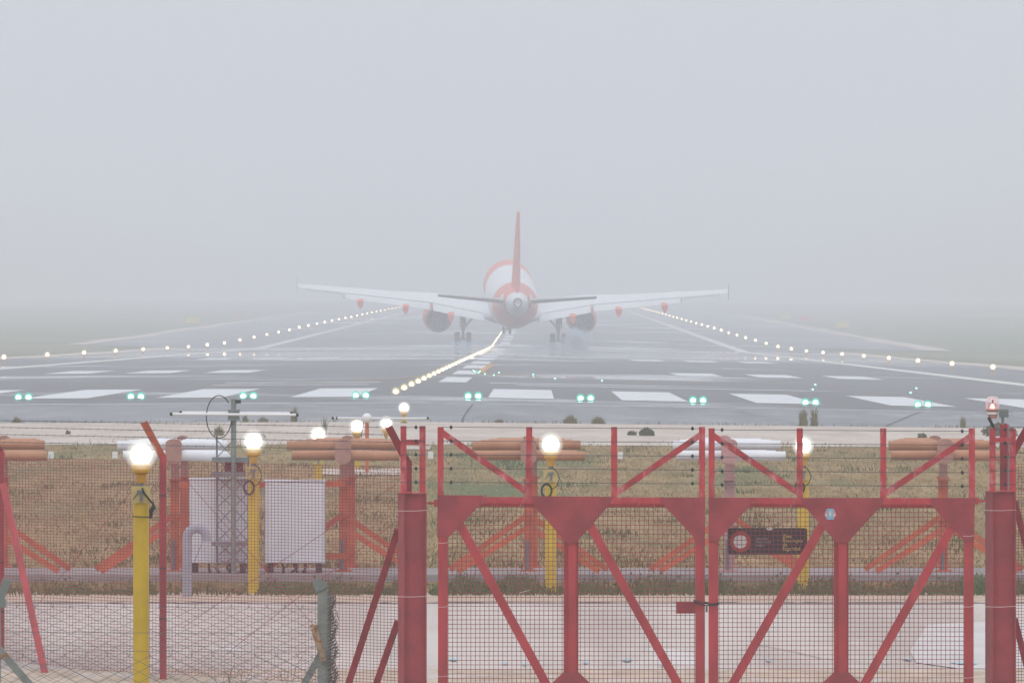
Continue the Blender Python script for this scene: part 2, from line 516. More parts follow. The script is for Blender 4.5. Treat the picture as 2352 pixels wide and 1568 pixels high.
runway = sheet('runway', [(214, -30, 26), (300, -30, 26), (500, -28.5, 24.5), (5000, -28.5, 24.5)], 0.0, M['runway'], 8)
runway['label'] = 'damp dark asphalt runway running into the fog'
stop = sheet('stopway', [(193.5, -40, 40), (195, -40, 40), (214, -40, 40)], 0.006, M['stopway'], 8)
stop['label'] = 'paler grey asphalt apron before the threshold'
# paved shoulders beyond the light rows
sh = sheet('shoulder', [(790, -31, -28.5), (826, -38.0, -28.5), (1000, -38.5, -28.5), (1600, -37.5, -28.5), (3000, -37.5, -28.5)], 0.004, M['shoulder'], 2)
sh['label'] = 'widened pale paved shoulder on the mast side of the runway'
sh2 = sheet('shoulder', [(790, 24.5, 27), (826, 33.5, 33.6), (827, 24.5, 33.6), (1600, 24.5, 34.3), (3000, 24.5, 34.3)], 0.004, M['shoulder'], 2)
# sand verges
def wob(rows, amp, rs):
    rnd = random.Random(rs); o = []
    for y, a, b_ in rows: o.append((y, a + rnd.uniform(-amp, amp), b_ + rnd.uniform(-amp, amp)))
    return o
sv = sheet('sand_strip', wob([(166.5, -60, 60), (168, -60, 60), (194, -60, 60)], 0, 1), 0.008, M['sand'], 10)
sv['label'] = 'pale sandy strip between the stubble and the asphalt'
sheet('sand_strip', wob([(y, -31.0 - (y - 300) * 0.0008, -28.3) for y in range(240, 800, 20)], 0.5, 2), 0.012, M['sand'], 2)
sheet('sand_strip', wob([(y, 24.2, 26.6) for y in range(240, 800, 20)], 0.45, 3), 0.012, M['sand'], 2)
sheet('sand_strip', wob([(y, -40.2, -38.0) for y in range(828, 1700, 40)], 0.6, 4), 0.012, M['sand'], 2)
sheet('sand_strip', wob([(y, 33.5, 36.0) for y in range(828, 1700, 40)], 0.6, 5), 0.012, M['sand'], 2)

# service road between the fence and the antenna plinth
road = sheet('road', [(70, -30, 30), (86.9, -30, 30)], 0.004, M['road'], 12)
road['label'] = 'pale concrete service road behind the red gate'
re_ = sheet('road_edge', [(87.02, -30, 30), (89.9, -30, 30)], 0.006, M['road_edge'], 10)
jl = sheet('road_joint', [(86.90, -30, 30), (87.01, -30, 30)], 0.010, M['joint'], 40)
sheet('sandy_verge', wob([(72 + 0.0, -12, 12), (79.6, -12, 12), (80.3, -12, 12)], 0, 6), 0.012, M['sandy'], 30)
mb = MB()
rnd = random.Random(12)
for px, py, ww in [(1040, 1532, 26), (1160, 1536, 12), (1205, 1537, 12), (1440, 1533, 30), (1640, 1535, 26), (1765, 1533, 14), (2085, 1532, 22), (2215, 1536, 70), (2295, 1536, 40), (1345, 1535, 10), (1520, 1538, 10)]:
    D = (H - 0.53) * F / (py - 700)
    x = PX(px, D); hw = ww / F * D / 2
    pts = []
    for k in range(9):
        q = 2 * PI * k / 9; r_ = rnd.uniform(0.55, 1.1)
        pts.append((x + math.cos(q) * hw * r_, D + math.sin(q) * 0.16 * r_))
    mb.add([(a, b_, gz(a, b_) + 0.018) for a, b_ in pts], [tuple(range(9))])
o = mb.build('paint_trace', M['cyan']); o['kind'] = 'structure'
pp = sheet('concrete_patch', [(80.35, PX(2205, 80.35), 8), (80.9, PX(2105, 80.9), 8), (82.0, PX(2090, 82.0), 8), (84.6, PX(2130, 84.6), 8), (84.9, PX(2260, 84.9), 8)], 0.012, M['patch'], 2)
pad = sheet('concrete_pad', [(135.2, -3.05, -1.85), (139.3, -3.15, -1.8)], 0.012, M['sand'], 2)
pad2 = sheet('concrete_pad', [(160.0, -2.25, -1.72), (164.5, -2.2, -1.74)], 0.012, M['sand'], 2)

# painted runway markings (children of the runway)
def marks(name, quads, dz, mat, parent):
    mb = MB()
    for y0, y1, xa0, xb0, xa1, xb1 in quads:
        yy = [y0] + [y for y in YB if y0 < y < y1] + [y1]
        rg = []
        for y in yy:
            t = (y - y0) / (y1 - y0)
            a, b_ = xa0 + (xa1 - xa0) * t, xb0 + (xb1 - xb0) * t
            cs = [a, b_] if not (a < XC < b_) else [a, XC, b_]
            rg.append([(x + shift(y), y, gz(x + shift(y), y) + dz) for x in cs])
        n = len(rg[0])
        mb.rings(rg, closed=False)
    return mb.build(name, mat, parent)
for i in range(-6, 6):        # threshold bars
    a = (XC + 1.52 + 3.1 * i) if i >= 0 else (XC - 1.52 - 3.1 * (-i - 1) - 1.53)
    marks('threshold_marking', [(221, 252.8, a, a + 1.53, a, a + 1.53)], 0.008, M['mark'], runway)
for k in range(0, 30):        # centreline dashes
    y = 279.5 + 47.6 * k
    marks('centreline_marking', [(y, y + 28.5, -2.76, -1.93, -2.76, -1.93)], 0.008, M['mark'], runway)
def tdz(y, offs, wd, ln):
    for o_ in offs:
        marks('touchdown_marking', [(y, y + ln, o_, o_ + wd, o_, o_ + wd)], 0.008, M['mark'], runway)
tdz(346, [-17.7, -14.75, -11.9], 1.65, 23.0)
tdz(346, [5.25, 8.15, 11.1], 1.65, 23.0)
tdz(500, [-17.7, -14.75, -11.9], 1.65, 23.0)
tdz(500, [5.25, 8.15, 11.1], 1.65, 23.0)
marks('edge_line', [(246, 2400, -22.35, -21.45, -22.35, -21.45)], 0.008, M['mark_pale'], runway)
marks('edge_line', [(246, 2400, 16.45, 17.35, 16.45, 17.35)], 0.008, M['mark_pale'], runway)
marks('transverse_line', [(279.0, 282.0, -9.0, -4.45, -9.0, -4.45)], 0.010, M['mark'], runway)
marks('transverse_line', [(268.5, 271.0, -9.0, -4.6, -9.0, -4.6)], 0.010, M['mark'], runway)
marks('transverse_line', [(278.0, 281.0, -1.25, 3.2, -1.25, 6.5)], 0.010, M['mark'], runway)
marks('transverse_line', [(269.5, 272.0, -0.3, 7.5, -0.6, 9.0)], 0.010, M['mark'], runway)
marks('threshold_line', [(213.6, 214.3, -20, 18, -20, 18)], 0.012, M['mark_thin'], runway)
# amber hook of the lead-off line and its thin curving tail
def curve_mark(name, pts, wd, mat):
    mb = MB(); rg = []
    for i, (x, y) in enumerate(pts):
        a = Vector(pts[max(i - 1, 0)]); b_ = Vector(pts[min(i + 1, len(pts) - 1)])
        t = (b_ - a).normalized(); nn = Vector((-t.y, t.x)) * wd[i] / 2
        rg.append([(x - nn.x, y - nn.y, gz(x - nn.x, y - nn.y) + 0.012), (x + nn.x, y + nn.y, gz(x + nn.x, y + nn.y) + 0.012)])
    mb.rings(rg, closed=False)
    return mb.build(name, mat, runway)
curve_mark('taxi_marking', [(-1.76, 418), (-1.79, 395), (-1.84, 372), (-1.88, 356), (-1.87, 347), (-1.75, 340)], [0.25, 0.26, 0.28, 0.28, 0.26, 0.2], M['mark_amber'])
curve_mark('taxi_marking', [(-1.75, 340), (-0.9, 330), (0.6, 318), (2.6, 310), (5.5, 304), (10, 300), (16, 298)], [0.2] * 7, M['mark_amber'])
curve_mark('taxi_marking', [(-3.0, 330), (-4.2, 300), (-5.2, 287), (-6.5, 280), (-8.0, 277)], [0.16] * 5, M['mark_amber'])
# cracks across the stopway
def crack(pts, wd, par=None):
    mb = MB(); rg = []
    for x, y in pts:
        rg.append([(x - wd, y, gz(x, y) + 0.012), (x + wd, y, gz(x, y) + 0.012)])
    mb.rings(rg, closed=False)
    mb.build('crack', M['crack'], par or stop)
crack([(PX(1061, 195), 195), (PX(1066, 201), 201), (PX(1077, 208), 208), (PX(1086, 213), 213)], 0.018)
crack([(PX(2030, 194), 194), (PX(2060, 201), 201), (PX(2095, 209), 209), (PX(2115, 213), 213)], 0.014)
crack([(PX(1852, 194.2), 194.2), (PX(1800, 200), 200), (PX(1720, 207), 207), (PX(1690, 211), 211)], 0.008)

crack([(1.95, 82.6), (2.25, 81.9), (2.45, 81.3), (2.85, 80.9), (3.0, 80.7)], 0.006, road)

# ------------------------------------------------------------------ concrete plinth
mb = MB()
mb.box((0, 91.2, 0.97), (60, 2.4, 0.19)).box((0, 90.06, 1.04), (60, 0.10, 0.055))
o = mb.build('plinth', M['concrete'], origin=(0, 91.2, 0.9))
tag(o, 'long grey concrete plinth carrying the antenna row and cabinets', 'plinth')

# ------------------------------------------------------------------ runway lights
def ordinal(i):
    return ['nearest', 'second', 'third', 'fourth', 'fifth', 'sixth', 'seventh', 'eighth', 'ninth', 'tenth', 'eleventh', 'twelfth', 'thirteenth', 'fourteenth', 'fifteenth', 'sixteenth'][i]
# elevated edge lights
def edge_proto():
    root = thing('edge_light', (0, 0, 0), '', 'edge light')
    mb = MB(); mb.lathe((0, 0, 0), [(0, 0.09), (0.02, 0.09), (0.025, 0.03), (0.2, 0.03), (0.22, 0.06), (0.235, 0.06)], n=10, cap0=True, cap1=True)
    mb.build('stem', M['amber'], root)
    mb = MB(); mb.ball((0, 0, 0.33), 0.082, 12, 8)
    mb.build('lamp_core', M['edge'], root, smooth=True)
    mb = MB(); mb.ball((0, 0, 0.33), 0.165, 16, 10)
    mb.build('lamp_bloom_shell', M['edge_bloom'], root, smooth=True)  # added shell that only carries the bloom about the edge lamp
    return root
ep = edge_proto(); used = False
for side, x0, y0, name in ((-1, -25.0, 453.0, 'lattice mast side'), (1, 20.0, 416.0, 'red beacon side')):
    k = 0
    y = y0
    while y < 2150:
        o = ep if not used else copy_tree(ep)
        used = True
        xx = x0 + shift(y)
        o.location = (xx, y, gz(xx, y))
        o.scale = (1, 1, 1) if y < 700 else (1.2, 1.2, 1.2) if y < 1000 else (1.4, 1.4, 1.4)  # distant lights enlarged to stand in for lens bloom
        if k < 14:
            o['label'] = 'warm runway edge light, %s along the row on the %s' % ('first' if k == 0 else ordinal(k), name)
        else:
            o['label'] = 'tiny far edge light where the row on the %s merges into fog' % name
        o['group'] = 'edge lights on the ' + name
        o['category'] = 'edge light'
        y += 40.5; k += 1
# centreline lights
def centre_proto():
    root = thing('centreline_light', (0, 0, 0), '', 'runway light')
    mb = MB(); mb.lathe((0, 0, 0), [(0.0, 0.15), (0.012, 0.14), (0.014, 0.05)], n=12, cap1=True)
    mb.build('fitting', M['grey_steel'], root)
    mb = MB(); mb.ball((0, -0.03, 0.055), 0.056, 12, 6, (1.0, 0.6, 0.9))
    mb.build('lens', M['centre'], root, smooth=True)
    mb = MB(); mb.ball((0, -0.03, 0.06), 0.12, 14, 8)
    mb.build('lens_bloom_shell', M['centre_bloom'], root, smooth=True)  # extra glowing shell standing in for bloom, no part of the fitting
    return root
cp = centre_proto(); used = False
y = 230.0; k = 0
while y < 1100:
    o = cp if not used else copy_tree(cp)
    used = True
    xx = -3.28 + shift(y) + max(0, min(1, (y - 700) / 100)) * 0.0
    o.location = (xx, y, gz(xx, y) + 0.008)
    if k < 12:
        o['label'] = 'bright centreline light set in the asphalt, %s of the glowing string from the threshold' % ('first' if k == 0 else ordinal(k))
    else:
        o['label'] = 'centreline light merging into the glowing string that runs up to the aeroplane'
    o['group'] = 'centreline lights'
    y += 14.9; k += 1
# green threshold lights, two lenses each
gp = thing('threshold_light', (0, 0, 0), '', 'runway light')
mb = MB(); mb.lathe((0, 0, 0), [(0.0, 0.2), (0.015, 0.19), (0.03, 0.13)], n=14, cap1=True); mb.build('fitting', M['grey_steel'], gp)
for s in (-1, 1):
    mb = MB(); mb.ball((0.115 * s, -0.06, 0.06), 0.060, 12, 6, (1, 0.6, 0.9)); mb.build('lens', M['green'], gp, smooth=True)
    mb = MB(); mb.ball((0.115 * s, -0.06, 0.065), 0.108, 14, 8, (1, 0.8, 1)); mb.build('lens_bloom_shell', M['green_bloom'], gp, smooth=True)  # glowing shell added round each green lens as its bloom halo
glab = ['beside the frame edge at the end of the row', 'behind the gap between pole lamp and lattice mast', 'just beside the top of the lattice mast', 'below the three bars nearest the centreline',
        'above a dark crack, just past the centreline lights', 'before the second bar past the dark crack', 'between the centre and the paired grass tufts', 'directly above the paired tall grass tufts', 'small one under a bar beside the red beacon']
for i in range(9):
    px = 54 + 258.2 * i
    D = 219.5
    o = gp if i == 0 else copy_tree(gp)
    x = PX(px, D)
    o.location = (x, D, gz(x, D) + 0.008)
    o['label'] = 'green double threshold light ' + glab[i]
    o['group'] = 'green threshold lights'
# small green lead-off lights
tp = thing('taxi_light', (0, 0, 0), 'tiny green lead-off light flush with the asphalt along the faint curved line', 'taxi light', 'green lead-off lights')
mb = MB(); mb.lathe((0, 0, 0), [(0.0, 0.12), (0.012, 0.11)], n=10, cap1=True); mb.build('fitting', M['grey_steel'], tp)
mb = MB(); mb.ball((0, -0.02, 0.025), 0.027, 8, 5, (1, 0.7, 0.8)); mb.build('lens', M['taxi_green'], tp)
pts = [(968, 455), (978, 463), (1008, 472), (1018, 462), (1058, 482), (1128, 490), (1168, 472), (1437, 487), (1607, 518), (1975, 535)]
lst = [((1400 + a / 1.96) * 0.5742, (1250 + b_ / 1.96) * 0.5742) for a, b_ in pts]
lst += [((2900 + a * 0.5085) * 0.5742, (1100 + b_ * 0.5085) * 0.5742) for a, b_ in ((710, 863), (690, 899), (1505, 890), (1460, 925))]
for i, (px, py) in enumerate(lst):
    lo_, hi_ = 222.0, 600.0
    for _ in range(40):
        D = (lo_ + hi_) / 2
        if PZ(py, D) > gz(PX(px, D), D) + 0.03: lo_ = D
        else: hi_ = D
    x = PX(px, D)
    o = tp if i == 0 else copy_tree(tp)
    o.location = (x, D, gz(x, D) + 0.008)

# ------------------------------------------------------------------ approach lights on yellow poles
def approach(px, py, D, label, r=0.052, lamp_r=0.070, cable='hang', s=1.0, gap=0.215):
    x = PX(px, D); z = PZ(py, D); g = gz(x, D)
    top = z - gap * s
    root = thing('approach_light', (x, D, g), label, 'approach light', 'approach lights on yellow poles')
    mb = MB(); mb.lathe((x, D, g - 0.05), [(0, r), (top - g + 0.05 - 0.1 * s, r), (top - g + 0.05, r)], n=20, cap0=True, cap1=True)
    mb.build('pole', M['yellow'], root, smooth=True)
    mb = MB(); mb.box((x, D - r - 0.006, top - 0.045 * s), (0.122 * s, 0.008, 0.11 * s)); mb.build('bracket', M['yellow_pale'], root)
    mb = MB()
    mb.box((x, D - r - 0.016, top - 0.025 * s), (0.050 * s, 0.012, 0.018 * s)).box((x + 0.003, D - r - 0.015, top - 0.06 * s), (0.02 * s, 0.010, 0.06 * s))
    mb.tube([(x - 0.01, D - r - 0.016, top - 0.02 * s), (x - 0.05 * s, D - r - 0.012, top - 0.075 * s)], 0.004)
    mb.build('clamp', M['grey_steel'], root)
    mb = MB(); mb.lathe((x, D, top), [(-0.02, 0.017 * s), (0.05 * s, 0.017 * s)], n=10, cap0=True, cap1=True); mb.build('stem', M['grey_steel'], root)
    mb = MB(); mb.lathe((x, D, top), [(0.03 * s, 0.026 * s), (0.045 * s, 0.032 * s), (0.088 * s, 0.036 * s), (0.092 * s, 0.047 * s), (0.10 * s, 0.055 * s), (0.150 * s, 0.060 * s), (0.158 * s, 0.050 * s)], n=18, cap0=True, cap1=True)
    mb.build('housing', M['amber'], root, smooth=True, angle=30)
    mb = MB(); mb.ball((x, D, z), lamp_r * s, 20, 12); mb.build('lamp_core', M['lamp'], root, smooth=True)
    mb = MB(); mb.ball((x, D, z), lamp_r * s * 1.62, 24, 16); mb.build('lamp_bloom_shell', M['lamp_bloom'], root, smooth=True)  # oversized shell added round the lamp to imitate its bloom
    mb = MB(); fy = D - r - 0.022
    if cable == 'hang':
        mb.tube([(x + 0.01, fy, top), (x + 0.02, fy, top - 0.03), (x + 0.055, fy, top - 0.075), (x + 0.082, fy, top - 0.105), (x + 0.085, fy, top - 0.13), (x + 0.068, fy, top - 0.15), (x + 0.064, fy, top - 0.2)], [0.006, 0.006, 0.006, 0.008, 0.016, 0.015, 0.007], 8)
        mb.tube([(x - r, fy + 0.01, top - 0.187), (x, fy, top - 0.190), (x + r + 0.006, fy + 0.01, top - 0.192)], 0.004, 6)
    elif cable == 'coil':
        cx, cz = x - 0.035 * s, top - 0.17 * s
        pts = [(x + 0.01, fy, top + 0.03), (x + 0.05 * s, fy, top - 0.01), (x + 0.072 * s, fy, top - 0.07 * s), (x + 0.05 * s, fy, top - 0.13 * s), (x, fy, top - 0.17 * s)]
        mb.tube(pts, 0.005, 6)
        for q in range(3):
            rr = 0.05 * s + q * 0.006
            mb.tube([(cx + rr * 0.75 * math.cos(2 * PI * a / 18), fy - q * 0.006, cz + rr * math.sin(2 * PI * a / 18)) for a in range(19)], 0.006, 6)
    if mb.v: mb.build('cable', M['black'], root, smooth=True)
    return root
approach(324, 1044, 62.7, 'tall yellow pole with a glowing lamp, standing before the red mesh beside the outrigger post')
approach(582, 1013, 89.5, 'yellow pole lamp between the lattice mast and a white cabinet', cable='coil', s=1.12)
approach(731, 998, 114.5, 'glowing lamp on a slim yellow pole rising behind the orange antenna tubes and white cabinet', r=0.045, s=1.12, cable='')
approach(820, 979, 139.8, 'glowing lamp on a short yellow pole beside the orange monitor post', r=0.05, s=1.2, cable='')
approach(887, 972, 167.6, 'glowing lamp just above the tilted end of the red outrigger by the gate post', r=0.05, s=1.3, cable='')
approach(928, 936, 191.0, 'farthest approach lamp, low on the sand beside the asphalt edge', r=0.05, s=1.25, cable='hang', gap=0.2)
approach(1265, 1020, 89.5, 'yellow pole lamp with a black coiled cable seen above the gate', cable='coil', s=1.12)
approach(1845, 1024, 89.5, 'yellow pole lamp half hidden behind a thin gate upright above the black sign', cable='coil', s=1.0)

# ------------------------------------------------------------------ localiser antennas
def antenna(px, tube, head, label, leg_col):
    D0 = 91.0
    x = PX(px, D0)
    g = 1.064
    root = thing('antenna', (x, D0 + 0.9, g), label, 'antenna', 'tube antennas on the plinth')
    zu, zl = PZ(1023, D0), PZ(1047, D0)
    r = 0.045
    for i in range(7):
        L = 0.535 - 0.038 * i
        y = D0 + 0.36 * i
        up = (i % 2 == 0)
        for sgn in (-1, 1):
            zz = (zu if up else zl) if sgn < 0 else (zl if up else zu)
            mb = MB(); mb.lathe((x, y, zz), [(sgn * 0.05, r), (sgn * L, r)] if sgn > 0 else [(-L, r), (-0.05, r)], 'x', 16, True, True)
            mb.build('tube', tube, root, smooth=True)
    # rounded boom head front and rear, joined by booms
    def hd(y, s):
        prof = []
        mb = MB()
        a, hh = 0.076 * s, (zu - zl) / 2 + 0.02
        zc = (zu + zl) / 2
        poly = []
        for k in range(13):
            q = PI * k / 12
            poly.append((x + a * math.cos(q), zc + hh + 0.045 * math.sin(q)))
        for k in range(13):
            q = PI + PI * k / 12
            poly.append((x + a * math.cos(q), zc - hh + 0.055 * math.sin(q)))
        mb.prism(poly, y - 0.06, y + 0.06)
        mb.build('boom_head', head, root, smooth=True)
    hd(D0 - 0.03, 1.0); hd(D0 + 2.3, 0.9)
    mb = MB(); mb.bar((x, D0 + 0.03, (zu + zl) / 2), (x, D0 + 2.24, (zu + zl) / 2), 0.07, 0.10, (0, 0, 1)); mb.build('boom', head, root)
    for yy, dx in ((D0 + 0.25, 0.0), (D0 + 1.55, 0.045)):
        mb = MB(); mb.bar((x + dx, yy, PZ(1100, D0)), (x + dx, yy, zl - 0.02), 0.07, 0.07); mb.build('neck', head, root)
        mb = MB()
        mb.bar((x + dx, yy, g), (x + dx, yy, PZ(1104, D0)), 0.085, 0.012).bar((x + dx - 0.036, yy + 0.04, g), (x + dx - 0.036, yy + 0.04, PZ(1104, D0)), 0.012, 0.07)
        mb.box((x + dx, yy, PZ(1102, D0)), (0.12, 0.12, 0.014))
        mb.box((x + dx, yy, g + 0.008), (0.16, 0.16, 0.014))
        mb.build('leg', leg_col, root)
    for sgn in (-1, 1):
        bars = [(D0 + 0.2, 0, 0)]
        if not ((px == 788 and sgn < 0) or (px == 399 and sgn > 0)):
            bars.append((D0 - 0.5, 0.08, 0.095))
        for yy, o2, o3 in bars:
            mb = MB()
            p0 = Vector((x + sgn * 0.03, yy, PZ(1187, D0) - o3)); p1 = Vector((x + sgn * (0.75 - o2), yy, g + 0.02))
            mb.bar(p0, p1, 0.055, 0.010).bar(p0 + Vector((0, 0.02, 0.022)), p1 + Vector((0, 0.02, 0.022)), 0.010, 0.05)
            mb.build('brace', M['orange'], root)
    mb = MB(); mb.tube([(x - 0.012, D0 + 0.19, g), (x - 0.012, D0 + 0.19, PZ(1240, D0))], 0.018, 8); mb.build('conduit', M['grey_steel'], root)
    mb = MB()
    for zz in (PZ(1108, D0), PZ(1120, D0), PZ(1180, D0)):
        for dx in (-0.028, 0.028):
            mb.box((x + dx, D0 + 0.24, zz), (0.014, 0.02, 0.014))
    mb.build('bolt_plate', M['grey_steel'], root)
    return root
antenna(-22, M['orange_tube'], M['head_pink'], 'orange tube antenna cut by the frame edge behind the slanting fence brace', M['orange'])
antenna(399, M['white_tube'], M['head_pink'], 'white tube antenna behind the yellow pole lamp and the lattice mast', M['orange'])
antenna(788, M['orange_tube'], M['head_pink'], 'orange tube antenna between the second white cabinet and the gate post', M['orange'])
antenna(1214, M['orange_tube'], M['head_pink'], 'orange tube antenna behind the pole lamp with the coiled cable', M['orange'])
M['leg_pink'] = paint('faded_pink_steel', (0.50, 0.27, 0.26), 0.6, 0.1, 6)
antenna(1675, M['white_tube'], M['leg_pink'], 'white tube antenna behind the meeting gate leaves and the black sign', M['leg_pink'])
antenna(2170, M['orange_tube'], M['head_pink'], 'orange tube antenna behind the gate leaf nearest the red beacon', M['orange'])

# white cabinets on the plinth
def cabinet(x0, x1, y0, y1, label):
    D = 90.62
    a, b_, zt, zb = PX(x0, D), PX(x1, D), PZ(y0, D), PZ(y1, D)
    root = thing('cabinet', ((a + b_) / 2, D + 0.15, 1.064), label, 'cabinet', 'white cabinets on the plinth')
    mb = MB(); mb.box(((a + b_) / 2, D + 0.17, (zt + zb) / 2), (b_ - a, 0.30, zt - zb)); mb.build('body', M['white'], root)
    mb = MB(); mb.box(((a + b_) / 2, D - 0.006, (zt + zb) / 2), (b_ - a - 0.016, 0.012, zt - zb - 0.016)); mb.build('door', M['white'], root)
    mb = MB(); mb.box(((a + b_) / 2, D + 0.15, zt + 0.006), (b_ - a + 0.02, 0.34, 0.012)); mb.build('lid', M['white'], root)
    for xx in (a + 0.05, b_ - 0.06):
        for yy in (D + 0.05, D + 0.28):
            mb = MB(); mb.box((xx, yy, (zb + 1.064) / 2), (0.05, 0.05, zb - 1.064)); mb.build('leg', M['black'], root)
    mb = MB()
    rr = random.Random(int(x0))
    for k in range(5):
        xx = a + (b_ - a) * rr.uniform(0.2, 0.75)
        mb.tube([(xx, D + 0.1, zb + 0.01), (xx + rr.uniform(-.03, .03), D + 0.06, (zb + 1.064) / 2), (xx + rr.uniform(-.05, .05), D - 0.05, 1.072)], 0.012, 6)
    mb.build('cable', M['black'], root)
cabinet(435, 571, 1101, 1293, 'white equipment cabinet standing behind the lattice mast')
cabinet(608, 746, 1105, 1293, 'white equipment cabinet standing between the mast and the orange antenna leg')
# orange rail linking posts and cabinets
def rail(px0, px1, py, label):
    mb = MB(); D = 91.0
    mb.bar(W(px0, py, D), W(px1, py, D), 0.055, 0.02)
    c0 = W((px0 + px1) / 2, py, D)
    tag(mb.build('rail', M['orange'], origin=c0), label, 'rail', 'orange cabinet rails')
rail(412, 437, 1112, 'short orange rail from the white antenna leg to the cabinet')
rail(572, 608, 1112, 'orange rail bridging the gap between the two white cabinets')
rail(748, 792, 1111, 'upper orange rail from the second cabinet to the orange antenna leg')
rail(748, 792, 1276, 'lower orange rail from the second cabinet to the orange antenna leg')

# ------------------------------------------------------------------ lattice monitor mast
D = 90.3
root = thing('lattice_mast', (PX(536, D), D, 1.064), 'grey lattice mast with a white dipole and looping black cable', 'mast')
def leg(px, py, d, r, nm, mt):
    mb = MB(); p = W(px, py, d); mb.tube([(p.x, p.y, 1.064), p], r, 10); mb.build(nm, mt, root, smooth=True)
leg(536.5, 916, D, 0.026, 'pole', M['grey_green'])
leg(498, 997, D + 0.2, 0.009, 'leg', M['grey_steel'])
leg(570, 1040, D + 0.2, 0.009, 'leg', M['grey_steel'])
for py0, py1 in ((1050, 1061), (1084, 1094), (1244, 1253)):
    mb = MB(); mb.box((PX(528, D), D + 0.10, PZ((py0 + py1) / 2, D)), (83 / F * D, 0.24, (py1 - py0) / F * D)); mb.build('crossplate', M['grey_steel'], root)
def diag(a, b_, mt=M['grey_steel'], r=0.0045):
    mb = MB(); mb.tube([a, b_], r, 6); mb.build('strut', mt, root)
zs = [1010, 1050, 1094, 1130, 1165, 1205, 1244, 1278, 1308]
for i in range(len(zs) - 1):
    l0, l1 = W(498, zs[i], D + 0.19), W(498, zs[i + 1], D + 0.19)
    p0, p1 = W(536, zs[i], D + 0.02), W(536, zs[i + 1], D + 0.02)
    r0, r1 = W(570, zs[i], D + 0.19), W(570, zs[i + 1], D + 0.19)
    diag(l0, p1); diag(p0, l1)
    if i > 0: diag(p0, r1); diag(r0, p1)
mb = MB(); mb.box((PX(536, D), D + 0.16, PZ(1072, D)), (42 / F * D, 0.12, 22 / F * D)); mb.build('terminal_box', M['red_dark'], root)
mb = MB(); mb.box((PX(537, D), D - 0.005, PZ(952.5, D)), (26 / F * D, 0.10, 20 / F * D))
for py in (942, 963): mb.box((PX(537, D), D - 0.005, PZ(py, D)), (28 / F * D, 0.115, 4 / F * D))
mb.build('coupling_box', M['grey_green'], root)
mb = MB(); mb.box((PX(547, D), D, PZ(922, D)), (12 / F * D, 0.04, 8 / F * D)); mb.build('connector', M['black'], root)
for d_, yy, a, b_ in ((D - 0.08, 951, 390, 686), (D + 0.35, 947.5, 412, 672)):
    mb = MB(); mb.tube([W(a, yy - 0.5, d_), W(b_, yy + 1.5, d_)], 0.0125, 10); dp = mb.build('dipole', M['sign_white'], root, smooth=True)
    for e, ee in ((a, a + 6), (b_ - 6, b_)):
        mb = MB(); mb.tube([W(e, yy + (-.5 if e == a else 1.4), d_), W(ee, yy + (-.5 if e == a else 1.5), d_)], 0.0165, 10); mb.build('end_cap', M['black'], dp)
mb = MB()
mb.tube([W(503 + 29 * math.cos(q), 957 - 49 * math.sin(q), D - 0.04) for q in [R(40 + 10 * k) for k in range(32)]], 0.0055, 6)
mb.build('cable', M['black'], root, smooth=True)

# far monitor dipole
D = 137.0
root = thing('monitor_antenna', (PX(843, D), D, gz(PX(843, D), D)), 'slim orange post with a white hub and horizontal dipole by the asphalt edge', 'antenna')
mb = MB(); p = W(843, 966, D); mb.tube([(p.x, p.y, gz(p.x, D) - 0.02), p], 0.028, 10); mb.build('post', M['orange'], root, smooth=True)
mb = MB(); mb.ball(tuple(W(843, 960, D)), 0.072, 16, 10); mb.build('hub', M['sign_white'], root, smooth=True)
mb = MB(); mb.tube([W(763, 960, D), W(985, 961, D)], 0.015, 8); dp = mb.build('dipole', M['sign_white'], root, smooth=True)
for a, b_ in ((762, 767), (771, 775), (980, 985), (1003, 1008)):
    if b_ > 1000: continue
    mb = MB(); mb.tube([W(a, 960, D), W(b_, 960, D)], 0.02, 8); mb.build('end_cap', M['black'], dp)
mb = MB(); mb.tube([W(836, 968, D), W(832, 985, D), W(830, 1005, D)], 0.006, 6); mb.build('cable', M['black'], root)

# gooseneck vent
D = 88.6
root_p = W(430, 1360, D)
mb = MB()
pts = [(PX(430, D), D, gz(PX(430, D), D) - 0.03), W(430, 1240, D)] + [W(452 - 22 * math.cos(PI * k / 8 * 1.02), 1234 - 22 * math.sin(PI * k / 8 * 1.02), D) for k in range(9)] + [W(474, 1244, D)]
mb.tube(pts, [0.044] * (len(pts) - 1) + [0.048], 16)
mb.tube([W(464, 1246, D - 0.01), W(446, 1290, D - 0.01)], 0.006, 6)
o = mb.build('vent_pipe', M['grey_pipe'], origin=(PX(430, D), D, gz(PX(430, D), D)), smooth=True)
tag(o, 'grey gooseneck vent pipe hooked over before a white cabinet', 'vent pipe')

# small white marker blocks in the stubble
for px, lab in ((117, 'small white marker block in stubble past the end of the cut-off orange antenna'), (264, 'small white marker block beside the tall yellow pole lamp'), (989, 'small white marker block beside the red gate post frame'), (1425, 'small white marker block seen between two uprights of the gate')):
    D = 150.0; x = PX(px, D); g = gz(x, D)
    mb = MB(); mb.box((x, D, g + 0.05), (0.085, 0.085, 0.10)); mb.box((x, D, g + 0.106), (0.07, 0.07, 0.012))
    tag(mb.build('marker_block', M['sign_white'], origin=(x, D, g)), lab, 'marker', 'white marker blocks')

# ------------------------------------------------------------------ red fence panels
def rect_mesh(mb, P, nu, nv, t):
    """grid of thin wires; P(u, v) gives the point"""
    for i in range(nu + 1):
        mb.bar(P(i / nu, 0), P(i / nu, 1), t, t, caps=False)
    for j in range(nv + 1):
        mb.bar(P(0, j / nv), P(1, j / nv), t, t, (0, 0, 1), caps=False)

